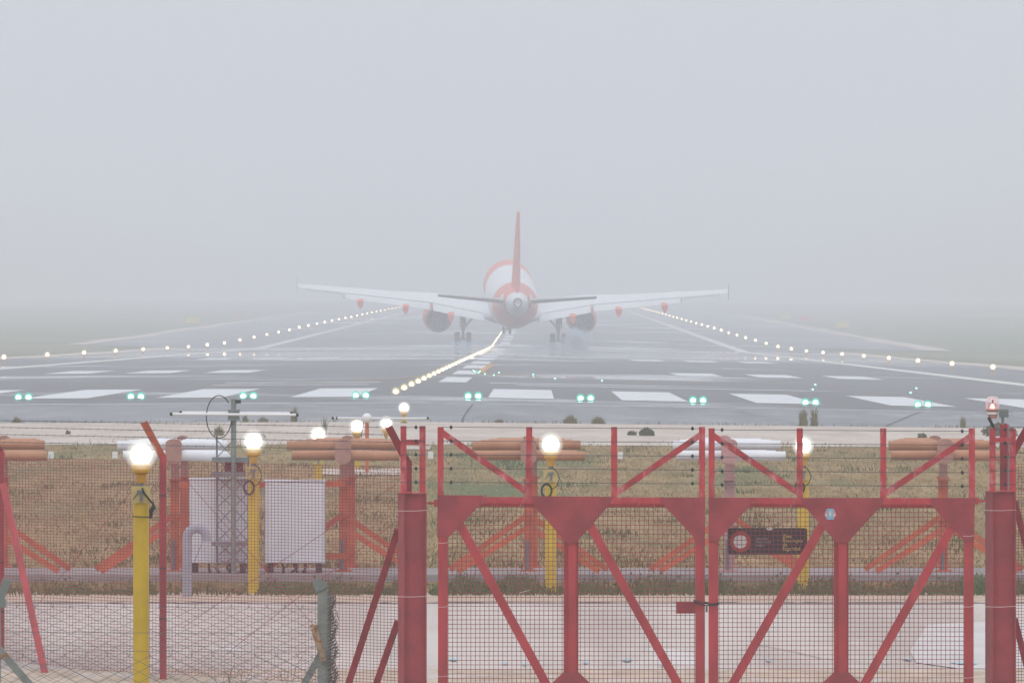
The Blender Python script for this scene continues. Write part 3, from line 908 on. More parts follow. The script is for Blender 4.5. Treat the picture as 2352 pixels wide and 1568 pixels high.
def fence_pt(px):
    """the fence past the gate runs back at a slant: pixel column -> (x, y)"""
    D = 81.4 - 4.85 * (px / 920.0)
    return PX(px, D), D
root = thing('mesh_fence', (*fence_pt(375), 0.5), 'slanting run of red square mesh fence with outriggers and barbed strands', 'fence', 'red mesh fences')
xa, ya = fence_pt(-420); xb, yb = fence_pt(922)
ZT = 2.305; ZB = 0.55
mb = MB()
def P(u, v): return Vector((xa + (xb - xa) * u, ya + (yb - ya) * u, ZB + (ZT - ZB) * v))
rect_mesh(mb, P, int(1342 / 7.3), 72, 0.0036)
mb.build('mesh_panel', M['red_wire'], root)
fx, fy_ = fence_pt(920)[0] - fence_pt(0)[0], -5.0
fl = math.hypot(fx, fy_)
outv = Vector((-0.82, -0.57, 0))          # outrigger lean
ozs = [(0.95, 2.625), (0.72, 2.565), (0.50, 2.505), (0.26, 2.44)]
posts = [(-410, 0), (3, 0), (375, 1), (938, 1)]
for px, vis in posts:
    x, y = fence_pt(px)
    mb = MB(); mb.bar((x, y - 0.035, 0.35), (x, y - 0.035, 2.36), 0.055, 0.055)
    pst = mb.build('post', M['red'] if px != 938 else M['red_dark'], root)
    mb = MB()
    p0 = Vector((x, y - 0.035, 2.33)); p1 = p0 + outv * 0.19 + Vector((0, 0, 0.30))
    # angle-iron outrigger
    mb.bar(p0, p1, 0.06, 0.008).bar(p0 + Vector((0.027, 0.025, 0)), p1 + Vector((0.027, 0.025, 0)), 0.008, 0.05)
    mb.bar(p0 + Vector((-0.027, 0.025, 0)), p1 + Vector((-0.027, 0.025, 0)), 0.008, 0.05)
    mb.build('outrigger', M['orange'] if px == 375 else M['red_dark'], pst)
    for q in (0.25, 0.55, 0.85, 1.15, 1.5, 1.85):
        pass
    for zz in (2.02, 1.42, 1.0):
        mb = MB(); mb.box((x, y - 0.066, zz), (0.062, 0.006, 0.012)); mb.build('tie_band', M['wire'], pst)
for fr, zz in ozs:
    mb = MB()
    a = Vector((xa, ya - 0.035, zz)) + outv * 0.19 * fr; b_ = Vector((xb, yb - 0.035, zz)) + outv * 0.19 * fr
    mb.bar(a, b_, 0.0045, 0.0045, (0, 0, 1))
    for k in range(int((b_ - a).length / 0.12)):
        p = a.lerp(b_, (k + 0.5) * 0.12 / (b_ - a).length)
        mb.bar(p - Vector((0.006, 0.004, 0.012)), p + Vector((0.006, 0.004, 0.012)), 0.0025, 0.0025)
    mb.build('barbed_wire', M['wire'], root)
# slanting braces and thin bracing wires
def fbrace(a, b_, wd=0.055, mt=None):
    mb = MB()
    mb.bar(a, b_, wd, 0.010).bar(Vector(a) + Vector((0.024, 0.025, 0)), Vector(b_) + Vector((0.024, 0.025, 0)), 0.010, 0.05)
    mb.build('brace', mt or M['red'], root)
fbrace(W(6, 1110, 80.7), W(108, 1570, 79.9))
fbrace(W(914, 1215, 76.5), W(800, 1570, 76.9), 0.052, M['red_dark'])
fbrace(W(914, 1425, 76.5), W(862, 1575, 76.7), 0.052, M['red_dark'])
def fwire(p0, p1):
    mb = MB(); mb.bar(p0, p1, 0.004, 0.004); mb.build('bracing_wire', M['red_wire'], root)
for a, b_ in (((345, 1075), (60, 1420)), ((905, 1115), (420, 1440)), ((520, 1500), (905, 1200)), ((390, 1060), (760, 1480))):
    fwire(W(a[0], a[1], fence_pt(a[0])[1] + 0.02), W(b_[0], b_[1], fence_pt(b_[0])[1] + 0.02))

# fence on the far side of the gate
root = thing('mesh_fence', (PX(2305, 76.6), 76.6, 0.4), 'red mesh fence with a peeling post just past the gate post under the beacon', 'fence', 'red mesh fences')
mb = MB()
a0 = W(2318, 1066, 76.6); 
def P(u, v): return Vector((a0.x + 0.95 * u, 76.6 + 0.5 * u, ZB + (a0.z - ZB) * v))
rect_mesh(mb, P, 38, 74, 0.0036); mb.build('mesh_panel', M['red_wire'], root)
mb = MB(); p = W(2305, 972, 76.55); mb.bar((p.x, p.y, 0.3), p, 0.058, 0.058); pst = mb.build('post', M['red_dark'], root)
mb = MB(); mb.bar(W(2316, 974, 76.56), W(2316, 1128, 76.56), 0.022, 0.03); mb.build('pale_strip', M['sign_grey'], pst)
mb = MB(); p0 = W(2322, 1048, 76.4); p1 = W(2372, 962, 76.3); mb.bar(p0, p1, 0.06, 0.008).bar(p0 + Vector((0.025, 0.025, 0)), p1 + Vector((0.025, 0.025, 0)), 0.008, 0.05); mb.build('outrigger', M['red_dark'], root)
mb = MB(); mb.bar(W(2330, 1150, 76.5), W(2400, 1420, 76.6), 0.05, 0.04); mb.build('brace', M['red_dark'], root)
mb = MB(); mb.bar(W(2330, 1420, 76.5), W(2400, 1690, 76.6), 0.05, 0.04); mb.build('brace', M['red_dark'], root)
for k in range(4):
    mb = MB(); a = W(2322, 1040 - 20 * k, 76.4); mb.bar(a, a + Vector((1.0, 0.4, 0.0)), 0.0045, 0.0045, (0, 0, 1)); mb.build('barbed_wire', M['wire'], root)

# ------------------------------------------------------------------ gate
GD = 76.0
def gp_(px, py, d=GD): return W(px, py, d)
def xz(px, py, d=GD):
    p = W(px, py, d); return (p.x, p.z)
def vbar(mb, px, y0, y1, wpx, dep=0.05, d=GD):
    mb.bar(W(px, y1, d), W(px, y0, d), wpx / F * d, dep)
GB = 1640        # bottom rail of the leaves (below the frame)
def gate_leaf(label, xl, xr, xm, gussets, exts, ydiag, ext_diags, diags, stile_o, mirror, sx):
    root = thing('gate_leaf', (PX((xl + xr) / 2, GD), GD, PZ(GB, GD)), label, 'gate', 'red gate leaves')
    yt = 1140 + 1.5 * (0 if xl < 1600 else 1)
    # frame
    for px, nm in ((sx[0], 'stile'), (sx[1], 'stile')):
        mb = MB(); vbar(mb, px, yt + 4, GB, 22, 0.05); mb.build(nm, M['red'], root)
    # middle upright: folded channel
    mb = MB(); vbar(mb, xm, yt + 14, GB, 34, 0.012, GD + 0.03); vbar(mb, xm + 3, yt + 14, GB, 19, 0.045, GD + 0.004)
    mb.build('upright', M['red'], root)
    mb = MB()
    mb.bar(gp_(xl + 2, yt + 8), gp_(xr - 2, yt + 9.5), 15 / F * GD, 0.048)
    mb.bar(gp_(xl + 2, yt + 18, GD + 0.012), gp_(xr - 2, yt + 19.5, GD + 0.012), 9 / F * GD, 0.02)
    mb.build('top_rail', M['red_worn'], root)
    mb = MB(); mb.bar(gp_(xl, GB), gp_(xr, GB), 20 / F * GD, 0.048); mb.build('bottom_rail', M['red'], root)
    for poly in gussets:
        mb = MB(); mb.prism([xz(a, b_) for a, b_ in poly], GD - 0.034, GD - 0.027); mb.build('gusset', M['red_dull'], root)
    # lower gussets on the upright and stiles
    for cx, hw, hw2 in ((xm, 17, 70),):
        mb = MB(); mb.prism([xz(cx - hw2, 1592), xz(cx - hw, 1542), xz(cx + hw, 1542), xz(cx + hw2, 1592), xz(cx + hw2, 1630), xz(cx - hw2, 1630)], GD - 0.034, GD - 0.027); mb.build('gusset', M['red_dull'], root)
    for a, b_ in diags:
        mb = MB(); mb.bar(gp_(*a, GD - 0.004), gp_(*b_, GD - 0.004), 20 / F * GD, 0.035); mb.build('diagonal', M['red'], root)
    for px in exts:
        mb = MB(); vbar(mb, px, 980 if px < 1624 else 983, yt + 2, 14, 0.04)
        mb.build('extension_post', M['red_worn'], root)
    for a, b_ in ext_diags:
        mb = MB(); mb.bar(gp_(*a, GD - 0.006), gp_(*b_, GD - 0.006), 14 / F * GD, 0.03); mb.build('extension_brace', M['red_worn'], root)
    for k in range(5):
        y0 = (980.5 if xl < 1600 else 986.5) + 31.6 * k
        mb = MB(); mb.bar(gp_(exts[0] + 4, y0, GD - 0.03), gp_(exts[-1] - 4, y0 + 3.5, GD - 0.03), 0.0045, 0.0045, (0, 0, 1))
        wr = mb.build('barbed_wire', M['wire'], root)
        for e, s in ((exts[0] + 24, 1), (exts[-1] - 22, -1)):
            mb = MB(); c0 = gp_(e, y0 + (0.3 if s > 0 else 3.2), GD - 0.03)
            mb.lathe(tuple(c0), [(-0.013, 0.003), (-0.009, 0.010), (0.0, 0.012), (0.009, 0.010), (0.013, 0.003)], 'x', 8, True, True)
            mb.box((c0.x, c0.y - 0.004, c0.z), (0.009, 0.025, 0.032))
            mb.build('insulator', M['black'], wr)
    # infill
    mb = MB()
    xa_, xb_ = PX(xl + 4, GD), PX(xr - 4, GD); za, zb = PZ(GB, GD), PZ(yt + 14, GD)
    def P(u, v): return Vector((xa_ + (xb_ - xa_) * u, GD + 0.04, za + (zb - za) * v))
    rect_mesh(mb, P, int(round((xr - xl - 8) / 10.45)), int(round((GB - yt - 14) / 10.45)), 0.0046)
    mb.build('mesh_infill', M['red_wire'], root)
    return root
leafA = gate_leaf('red gate leaf with the lock box, hinged on the post behind the tilted outrigger', 1004, 1620, 1311.5,
    [[(1004.5, 1136), (1111, 1137), (1106, 1155), (1075, 1188), (1031, 1233), (1004.5, 1233)],
     [(1221, 1138.5), (1409, 1140), (1400, 1158), (1332, 1236), (1325, 1246), (1302, 1246), (1295, 1239), (1226, 1160)],
     [(1515, 1141), (1620, 1142), (1619, 1245), (1606, 1245), (1596, 1236), (1523, 1158)]],
    [1012, 1215.5, 1410.5, 1612.5], None, [((1014, 992), (1211, 1130)), ((1611, 997), (1415, 1132))],
    [((1054, 1200), (1257, 1575)), ((1351, 1198), (1560, 1575))], None, False, (1017, 1608))
leafB = gate_leaf('red gate leaf with the round blue sticker and black sign, hinged below the beacon', 1627, 2239, 1932,
    [[(1627.5, 1142), (1734, 1142), (1726, 1158), (1662, 1224), (1646, 1244), (1628, 1244)],
     [(1837.5, 1142.5), (2030, 1142.5), (2026, 1158), (1955, 1236), (1948, 1246), (1924.5, 1246), (1917, 1240), (1844, 1159)],
     [(2137, 1142.5), (2238.5, 1142.5), (2237, 1241), (2214, 1241), (2139, 1159)]],
    [1634.5, 1837, 2028.5, 2232], None, [((1638, 1000), (1834, 1132)), ((2229, 1002), (2034, 1132))],
    [((1894, 1195), (1680, 1575)), ((2192, 1200), (1983, 1575))], None, True, (1638.5, 2225))
# white tie wires round the stiles
def tie(root, px0, px1, py, d):
    mb = MB(); mb.tube([W(px0, py + 0.5, d), W((px0 + px1) / 2, py + 1.2, d), W(px1, py - 0.8, d)], 0.0018, 5); mb.build('tie_wire', M['tie'], root)
for py in (1246, 1392.5, 1552): tie(leafA, 1006, 1029, py, GD - 0.037)
for py in (1230, 1392, 1555): tie(leafB, 2212, 2237, py, GD - 0.037)
mb = MB(); mb.tube([W(1193, 1361, GD - 0.03), W(1216, 1354.5, GD - 0.03)], 0.0018, 5); mb.build('tie_wire', M['tie'], leafA)
# lock box and the small bolt
mb = MB(); mb.box((PX(1577, GD), GD + 0.02, PZ(1395, GD)), (46 / F * GD, 0.05, 26 / F * GD)); lk = mb.build('lock_box', M['red_dark'], leafA)
mb = MB(); mb.box((PX(1623, GD), GD, PZ(1398, GD)), (5 / F * GD, 0.012, 14 / F * GD)); mb.build('latch_bolt', M['grey_steel'], lk)
# sticker with its emblem
sd = GD - 0.0375
mb = MB(); mb.lathe((PX(1907, sd), sd, PZ(1180, sd)), [(0, 0.044), (0.0015, 0.044)], 'y', 24, True, True); st = mb.build('sticker', M['sticker_pink'], leafB)
cx, cz = PX(1907, sd), PZ(1180, sd)
mb = MB(); hg = []
for k in range(15):
    t = -1 + 2 * k / 14; hg.append((0.019 + 0.012 * t * t, t * 0.042))
mb.prism([(cx - a, cz + b_) for a, b_ in hg] + [(cx + a, cz + b_) for a, b_ in reversed(hg)], sd - 0.003, sd - 0.001); mb.build('emblem', M['sticker_blue'], st)
mb = MB(); mb.box((cx, sd - 0.004, cz + 0.004), (0.012, 0.002, 0.042)).build('emblem', M['sticker_cream'], st)
for s in (-1, 1):
    mb = MB(); mb.ball((cx + s * 0.033, sd - 0.003, cz - 0.008), 0.009, 10, 6, (1, 0.2, 1)); mb.build('emblem', M['sticker_cream'], st)
# cable lock round the two stiles
mb = MB(); dd = GD - 0.05
mb.tube([W(1594, 1377, dd + 0.03), W(1597, 1380, dd), W(1615, 1384, dd), W(1632, 1387, dd), W(1648, 1385, dd), W(1651, 1383, dd + 0.04)], 0.0055, 8)
mb.tube([W(1594, 1381, dd + 0.03), W(1598, 1384, dd - 0.004), W(1618, 1389, dd - 0.004), W(1634, 1390, dd - 0.004), W(1648, 1388, dd), W(1651, 1386, dd + 0.04)], 0.005, 8)
mb.tube([W(1594, 1378, dd + 0.03), W(1594, 1380, dd + 0.1), W(1650, 1385, dd + 0.12), W(1651, 1384, dd + 0.04)], 0.005, 8)
o = mb.build('cable_lock', M['black'], origin=tuple(W(1622, 1386, dd)), smooth=True)
tag(o, 'black steel cable looped round the two meeting gate stiles', 'cable lock')

# black sign hung behind the mesh
sd = GD + 0.075
sx0, sx1, sy0, sy1 = 1671, 1854, 1212, 1273
a, b_, zt, zb = PX(sx0, sd), PX(sx1, sd), PZ(sy0, sd), PZ(sy1, sd)
root = thing('sign', ((a + b_) / 2, sd, zb), 'black restricted area sign with a red and white disc behind the gate mesh', 'sign')
rr = 0.02; poly = []
for cx, cz, q0 in ((b_ - rr, zt - rr, 0), (a + rr, zt - rr, 90), (a + rr, zb + rr, 180), (b_ - rr, zb + rr, 270)):
    for k in range(5):
        q = R(q0 + 22.5 * k); poly.append((cx + rr * math.cos(q), cz + rr * math.sin(q)))
mb = MB(); mb.prism(poly, sd, sd + 0.004); mb.build('board', M['sign_black'], root)
cx, cz = PX(1700.5, sd), PZ(1243, sd)
mb = MB(); mb.lathe((cx, sd - 0.0015, cz), [(-0.001, 0.084), (0.001, 0.084)], 'y', 32, True, True); mb.build('red_disc', M['sign_red'], root)
mb = MB(); mb.lathe((cx, sd - 0.004, cz), [(-0.001, 0.054), (0.001, 0.054)], 'y', 32, True, True); mb.build('white_disc', M['sign_white'], root)
mb = MB()
for k, t in enumerate(('Zona', 'Restringida', 'de', 'Seguridad')):
    text_into(mb, t, PX(1798, sd), sd - 0.0025, PZ(1234.5 + 9.6 * k, sd), 0.040, 0.88)
mb.build('lettering', M['sign_yellow'], root)
mb = MB()
for k, t in enumerate(('Security', 'Restricted', 'Area')):
    text_into(mb, t, PX(1737, sd), sd - 0.0025, PZ(1238.5 + 8 * k, sd), 0.0285, 0.98)
mb.build('lettering', M['sign_grey'], root)
mb = MB(); cx = PX(1767.5, sd)
mb.prism([(cx + 0.026 * math.cos(PI + PI * k / 10), zt - 0.001 + 0.017 * math.sin(PI + PI * k / 10)) for k in range(11)], sd - 0.003, sd - 0.001); mb.build('mark', M['sign_white'], root)

# gate posts: steel H sections with a small frame on top
def gate_post(x0, x1, y0, label, hx, hb, skew):
    d = GD + 0.02
    root = thing('gate_post', (PX((x0 + x1) / 2, d), d, 0.3), label, 'gate post', 'red gate posts')
    a, b_ = PX(x0, d), PX(x1, d); zt = PZ(y0, d)
    mb = MB()
    # flanges run along the view, the web faces the camera, recessed; turned a little so that one flange shows
    def flange(x, dx):
        mb.add([(x - 0.006, d - 0.10, 0.25), (x + 0.006, d - 0.10, 0.25), (x + 0.006 + dx, d + 0.10, 0.25), (x - 0.006 + dx, d + 0.10, 0.25),
                (x - 0.006, d - 0.10, zt), (x + 0.006, d - 0.10, zt), (x + 0.006 + dx, d + 0.10, zt), (x - 0.006 + dx, d + 0.10, zt)],
               [(3, 2, 1, 0), (4, 5, 6, 7), (0, 1, 5, 4), (1, 2, 6, 5), (2, 3, 7, 6), (3, 0, 4, 7)])
    flange(a + 0.052, -0.045)
    flange(b_ - 0.008, -0.02)
    mb.box(((a + b_) / 2 + 0.015, d - 0.055, (zt + 0.25) / 2 - 0.0), (b_ - a - 0.065, 0.012, zt - 0.25 - 0.006))
    mb.build('beam', M['red_dull'], root)
    mb = MB(); mb.box(((a + b_) / 2, d, zt + 0.004), (b_ - a - 0.02, 0.19, 0.006)); mb.build('cap_plate', M['red_worn'], root)
    for hx0, hx1, ht in hx:
        mb = MB(); c_ = (hx0 + hx1) / 2; vbar(mb, c_, ht, y0, hx1 - hx0, 0.045, d - 0.02); mb.build('frame_post', M['red_worn'], root)
    mb = MB(); mb.bar(W(hx[0][1] - 1, (hb[0] + hb[1]) / 2, d - 0.022), W(hx[1][0] + 1, (hb[0] + hb[1]) / 2, d - 0.022), (hb[1] - hb[0]) / F * d, 0.04); mb.build('crossbar', M['red_worn'], root)
    for k in range(5):
        y_ = hx[0][2] + 3 + 31.5 * k
        mb = MB(); mb.bar(W(hx[0][0], y_, d - 0.046), W(hx[1][1], y_ + 0.4, d - 0.046), 0.004, 0.004, (0, 0, 1)); wr = mb.build('barbed_wire', M['wire'], root)
        mb = MB(); c0 = W(hx[0][1] + 22 * (1 if skew else 1), y_, d - 0.04)
        mb.lathe(tuple(c0), [(-0.013, 0.003), (-0.009, 0.010), (0.0, 0.012), (0.009, 0.010), (0.013, 0.003)], 'x', 8, True, True); mb.box((c0.x, c0.y, c0.z), (0.009, 0.025, 0.03)); mb.build('insulator', M['black'], wr)
    return root
gpA = gate_post(914, 981, 1132, 'red steel gate post with a frame on top, beside the tilted outrigger', [(920, 933.5, 978), (963.5, 977.5, 978)], (1009, 1021), True)
gpB = gate_post(2264, 2333, 1128, 'red steel gate post carrying the clear red beacon', [(2272.5, 2286.5, 983), (2318.5, 2333, 984)], (1004.5, 1015.5), True)
for rt, x0, x1, ys_ in ((gpA, 913, 982, (1172, 1369)), (gpB, 2263, 2334, (1171, 1392))):
    for py in ys_: tie(rt, x0, x1, py, GD - 0.095)
for rt, x0, x1, py in ((gpA, 982, 1005, 1155), (gpB, 2238, 2266, 1150)):
    mb = MB(); mb.bar(W(x0, py, GD), W(x1, py, GD), 5 / F * GD, 0.018); mb.box(tuple(W(x1 - 4 if rt is gpA else x0 + 6, py, GD)), (0.03, 0.04, 0.055)); mb.build('hinge', M['red'], rt)

# beacon on its bracket
d = GD + 0.04
bx, bzb = PX(2279.5, d), PZ(961, d)
root = thing('beacon', (bx, d, bzb), 'clear domed beacon with a lit red lamp on the gate post', 'beacon')
mb = MB(); mb.lathe((bx, d, PZ(961, d)), [(0, 0.034), (0.025, 0.036), (0.03, 0.040), (0.058, 0.043), (0.064, 0.054), (0.074, 0.054)], n=20, cap0=True, cap1=True); mb.build('base', M['head_pink'], root, smooth=True, angle=30)
mb = MB(); mb.lathe((bx, d, PZ(961, d)), [(0.034, 0.0425), (0.052, 0.0440)], n=20); mb.build('base_band', M['sign_white'], root, smooth=True)
mb = MB(); zb0 = PZ(940.5, d); mb.lathe((bx, d, zb0), [(0, 0.052), (0.03, 0.053), (0.075, 0.051), (0.092, 0.045), (0.101, 0.032), (0.105, 0.012), (0.1055, 0.0005)], n=24); mb.build('dome', M['dome'], root, smooth=True)
mb = MB(); mb.lathe((bx, d, zb0), [(0.008, 0.019), (0.02, 0.020), (0.045, 0.010), (0.05, 0.004)], n=12, cap0=True, cap1=True); mb.build('lamp', M['beacon_red'], root, smooth=True)
mb = MB(); mb.lathe((bx, d - 0.022, zb0), [(0.012, 0.009), (0.02, 0.010), (0.034, 0.004)], n=8, cap0=True, cap1=True); mb.build('filament', M['beacon_core'], root, smooth=True)
mb = MB(); mb.tube([(bx + 0.002, d, zb0 + 0.048), (bx + 0.002, d, zb0 + 0.08)], 0.007, 8); mb.build('rod', M['sign_red'], root)
mb = MB(); mb.box(tuple(W(2306, 949, d)), (20 / F * d, 0.05, 19 / F * d)); mb.tube([W(2303, 958, d), W(2303, 975, d)], 0.012, 8); mb.box(tuple(W(2297, 950, d)), (0.014, 0.03, 0.05)); mb.build('bracket', M['grey_green'], root)
for py in (946, 953.5):
    mb = MB(); mb.bar(W(2297, py, d - 0.03), W(2328, py, d - 0.03), 0.004, 0.004, (0, 0, 1)); mb.build('bolt', M['grey_steel'], root)
mb = MB(); mb.tube([W(2270, 958, d - 0.04), W(2273, 963, d - 0.04), W(2281, 979, d - 0.04), W(2283, 983, d - 0.03)], [0.012, 0.013, 0.011, 0.006], 8); mb.build('cable', M['black'], root, smooth=True)

# ------------------------------------------------------------------ chain link fences
def chain_link(mb, x0, x1, z0, z1, d, p, r=0.0011):
    nx = int((x1 - x0) / p); nz = int((z1 - z0) / (p / 2))
    for i in range(nx + 1):
        x = x0 + i * p
        pts = []
        for k in range(nz + 1):
            s = 1 if (k + i) % 2 == 0 else -1
            pts.append(Vector((x + s * p / 2 * 1.04, d + s * 0.002, z1 - k * p / 2)))
        for a_, b2 in zip(pts, pts[1:]):
            mb.bar(a_, b2, r * 2, r * 2, caps=False)
        # twisted end above the top
        mb.bar(pts[0], pts[0] + Vector((-0.006 if i % 2 else 0.006, 0, 0.022)), r * 2.4, r * 2.4)
# the one in front of the yellow pole
D = 58.0
root = thing('chain_link_fence', (PX(-12, D), D, 0.25), 'low chain link fence crossing before the yellow pole', 'fence', 'chain link fences')
mb = MB(); chain_link(mb, PX(-300, D), PX(770, D), 0.5, PZ(1506, D), D, 0.064); mb.build('chain_link', M['galv'], root)
for py, dy in ((1452, 3), (1494, 3)):
    mb = MB(); mb.bar(W(-300, py - 3, D), W(780, py + dy, D), 0.0026, 0.0026, (0, 0, 1))
    for k in range(24):
        p = W(-280 + 45 * k, py - 3 + 6 * k / 24, D); mb.bar(p - Vector((0.005, 0.004, 0.009)), p + Vector((0.005, 0.004, 0.009)), 0.002, 0.002)
    mb.build('barbed_wire', M['galv'], root)
mb = MB(); mb.bar(W(-8, 1700, D), W(-8, 1400, D), 0.05, 0.05); mb.build('post', M['rusty'], root)
mb = MB(); mb.bar(W(-14, 1415, D - 0.02), W(16, 1330, D - 0.02), 0.05, 0.03).box(tuple(W(6, 1385, D - 0.03)), (0.04, 0.02, 0.05)); mb.build('outrigger', M['grey_green'], root)
mb = MB(); mb.bar(W(-12, 1480, D - 0.02), W(80, 1585, D - 0.02), 0.045, 0.03); mb.build('strut', M['rusty'], root)
# the one behind the pole with the rusty post
D = 66.5
root = thing('chain_link_fence', (PX(747, D), D, 0.2), 'chain link fence tied to the rusty grey post behind the yellow pole', 'fence', 'chain link fences')
mb = MB(); chain_link(mb, PX(-300, D), PX(742, D), 0.3, PZ(1394, D), D, 0.062); mb.build('chain_link', M['galv'], root)
mb = MB(); mb.bar(W(-300, 1387, D), W(745, 1397, D), 0.0026, 0.0026, (0, 0, 1)); mb.build('top_wire', M['galv'], root)
mb = MB(); mb.bar(W(-300, 1480, D), W(745, 1486, D), 0.0026, 0.0026, (0, 0, 1)); mb.build('line_wire', M['galv'], root)
mb = MB()
p0, p1 = W(742, 1720, D), W(742, 1348, D)
w1 = 23 / F * D
mb.bar(p0, p1, w1, 0.008).bar(p0 + Vector((-w1 / 2, 0.03, 0)), p1 + Vector((-w1 / 2, 0.03, 0)), 0.008, 0.06)
mb.bar(p0 + Vector((w1 / 2 + 0.012, 0.025, 0)), p1 + Vector((w1 / 2 + 0.008, 0.025, -0.05)), 0.028, 0.05)
pst = mb.build('post', M['rusty'], root)
mb = MB(); mb.bar(W(736, 1356, D - 0.01), W(727, 1330, D - 0.01), 0.06, 0.012); mb.bar(W(742, 1349, D), W(742, 1335, D), 0.056, 0.03); mb.build('bent_top', M['grey_green'], pst)
mb = MB(); mb.bar(W(744, 1518, D - 0.03), W(721, 1442, D - 0.03), 0.045, 0.02); mb.box(tuple(W(720, 1437, D - 0.03)), (0.055, 0.03, 0.022)); mb.build('rusty_bracket', M['rust'], pst)
mb = MB(); mb.bar(W(735, 1505, D + 0.02), W(690, 1585, D + 0.02), 0.05, 0.03); mb.build('strut', M['rusty'], root)
# rolled end of the netting beside the post
mb = MB(); rr = random.Random(4)
for k in range(34):
    y0 = 1362 + k * 7.2
    xo = 764 + 4 * math.sin(k * 0.8) + (5 if y0 > 1430 else 0)
    mb.tube([W(752, y0 + rr.uniform(-3, 3), D - 0.03), W(xo, y0 - 8, D - 0.045), W(xo + 4, y0 - 2, D - 0.02), W(xo - 6, y0 + 10, D - 0.035)], 0.0034, 5)
    mb.tube([W(xo - 4, y0, D - 0.02), W(xo + 5, y0 + 8, D - 0.04), W(757, y0 + 15, D - 0.03)], 0.003, 5)
for k in range(3):
    mb.tube([W(770 + 6 * math.cos(q * 0.7) + k, 1412 - 12 * math.sin(q * 0.7) + k * 6, D - 0.04) for q in range(9)], 0.0022, 5)
mb.build('rolled_netting', paint('brown_galvanised_netting', (0.115, 0.09, 0.085), 0.6, 0.3, 12), root)

# ------------------------------------------------------------------ vegetation
def leaf_mat(name, cols):
    m, n, b = new_mat(name)
    g = N(n, 'NewGeometry'); cr = N(n, 'ValToRGB')
    els = cr.color_ramp.elements
    els[0].color = (*cols[0], 1); els[1].color = (*cols[-1], 1)
    for i, c_ in enumerate(cols[1:-1]):
        e = els.new((i + 1) / (len(cols) - 1)); e.color = (*c_, 1)
    n.links.new(g.outputs['Random Per Island'], cr.inputs[0]); n.links.new(cr.outputs[0], b.inputs['Base Color'])
    b.inputs['Roughness'].default_value = 0.9; b.inputs['Specular IOR Level'].default_value = 0.1
    return m
M['tuft'] = leaf_mat('dry_tuft_blades', [(0.09, 0.085, 0.04), (0.17, 0.15, 0.07), (0.12, 0.13, 0.05), (0.22, 0.18, 0.10)])
M['bush'] = leaf_mat('dark_bush_leaves', [(0.05, 0.055, 0.035), (0.085, 0.095, 0.05), (0.11, 0.10, 0.06)])
M['weed'] = leaf_mat('weed_leaves', [(0.045, 0.085, 0.025), (0.08, 0.13, 0.04), (0.14, 0.15, 0.06), (0.06, 0.10, 0.035), (0.18, 0.16, 0.085)])
M['stub'] = leaf_mat('stubble_blades', [(0.32, 0.215, 0.11), (0.42, 0.31, 0.17), (0.21, 0.19, 0.095), (0.30, 0.20, 0.095), (0.16, 0.18, 0.08), (0.48, 0.38, 0.23)])
def blade(mb, x, y, z, h, wd, lean, az):
    dx, dy = math.cos(az), math.sin(az)
    tx, ty = x + dx * lean * h, y + dy * lean * h
    sx_, sy_ = wd / 2, 0
    mb.add([(x - sx_, y - sy_, z), (x + sx_, y + sy_, z), ((x + tx) / 2 + sx_ * .7 - dx * lean * h * .12, (y + ty) / 2, z + h * .6), ((x + tx) / 2 - sx_ * .7 - dx * lean * h * .12, (y + ty) / 2, z + h * .6), (tx, ty, z + h)],
           [(0, 1, 2, 3), (3, 2, 4)])
def tuft(px, D, wpx, hpx, label, kind='tuft', seed=0, n=150):
    rnd = random.Random(seed + int(px))
    x0 = PX(px, D); z0 = gz(x0, D)
    mb = MB()
    hw, hh = wpx / F * D / 2 * 0.9, hpx / F * D * 0.9
    for _ in range(n):
        q = rnd.uniform(-1, 1) * rnd.uniform(0.3, 1); yy = rnd.uniform(-0.12, 0.12)
        if kind == 'tuft':
            x = x0 + q * hw * 0.6
            blade(mb, x, D + yy, z0, hh * rnd.uniform(0.3, 1.08) * (1 - 0.62 * abs(q)), 0.012, q * 0.45 * hw / hh + rnd.gauss(0, .14), 0)
        else:
            x = x0 + q * hw; z = z0 + hh * rnd.uniform(0.02, 0.95) * (1 - 0.55 * q * q)
            a_ = rnd.uniform(0, 2 * PI); s_ = rnd.uniform(0.02, 0.05)
            u = Vector((math.cos(a_), rnd.uniform(-.6, .6), math.sin(a_))) * s_; v_ = Vector((-math.sin(a_), rnd.uniform(-.6, .6), math.cos(a_))) * s_ * .5
            c_ = Vector((x, D + yy, z)); mb.add([c_ - u, c_ - v_, c_ + u, c_ + v_], [(0, 1, 2, 3)])
    o = mb.build('grass_tuft' if kind == 'tuft' else 'shrub', M['tuft'] if kind == 'tuft' else M['bush'], origin=(x0, D, z0))
    tag(o, label, 'grass tuft' if kind == 'tuft' else 'shrub', 'tufts along the asphalt edge' if kind == 'tuft' else 'low shrubs on the sand')
ED = 194.2
tuft(38, ED, 34, 20, 'small brown tuft on the asphalt edge by the frame edge')
tuft(503, 176, 44, 34, 'brown tuft on the sand behind the mast cable loop', seed=3)
tuft(563, ED, 24, 24, 'tuft directly beside the box on the lattice mast', seed=5)
tuft(605, ED, 52, 16, 'low spreading tuft beneath the white dipole rod', seed=6)
tuft(675, ED, 26, 46, 'dark tuft behind the black end cap of the white dipole', seed=7)
tuft(744, 176, 22, 60, 'tall thin tuft on the sand above the third approach lamp', seed=8, n=50)
tuft(1146, ED, 40, 12, 'low flat tuft near the foot of the dark asphalt crack', seed=9)
tuft(1310, ED - .2, 62, 27, 'rounded olive tuft beside the first gate upright', seed=10, n=300)
tuft(1374, ED - .2, 62, 23, 'rounded olive tuft with a long dark trailing edge', seed=11, n=300)
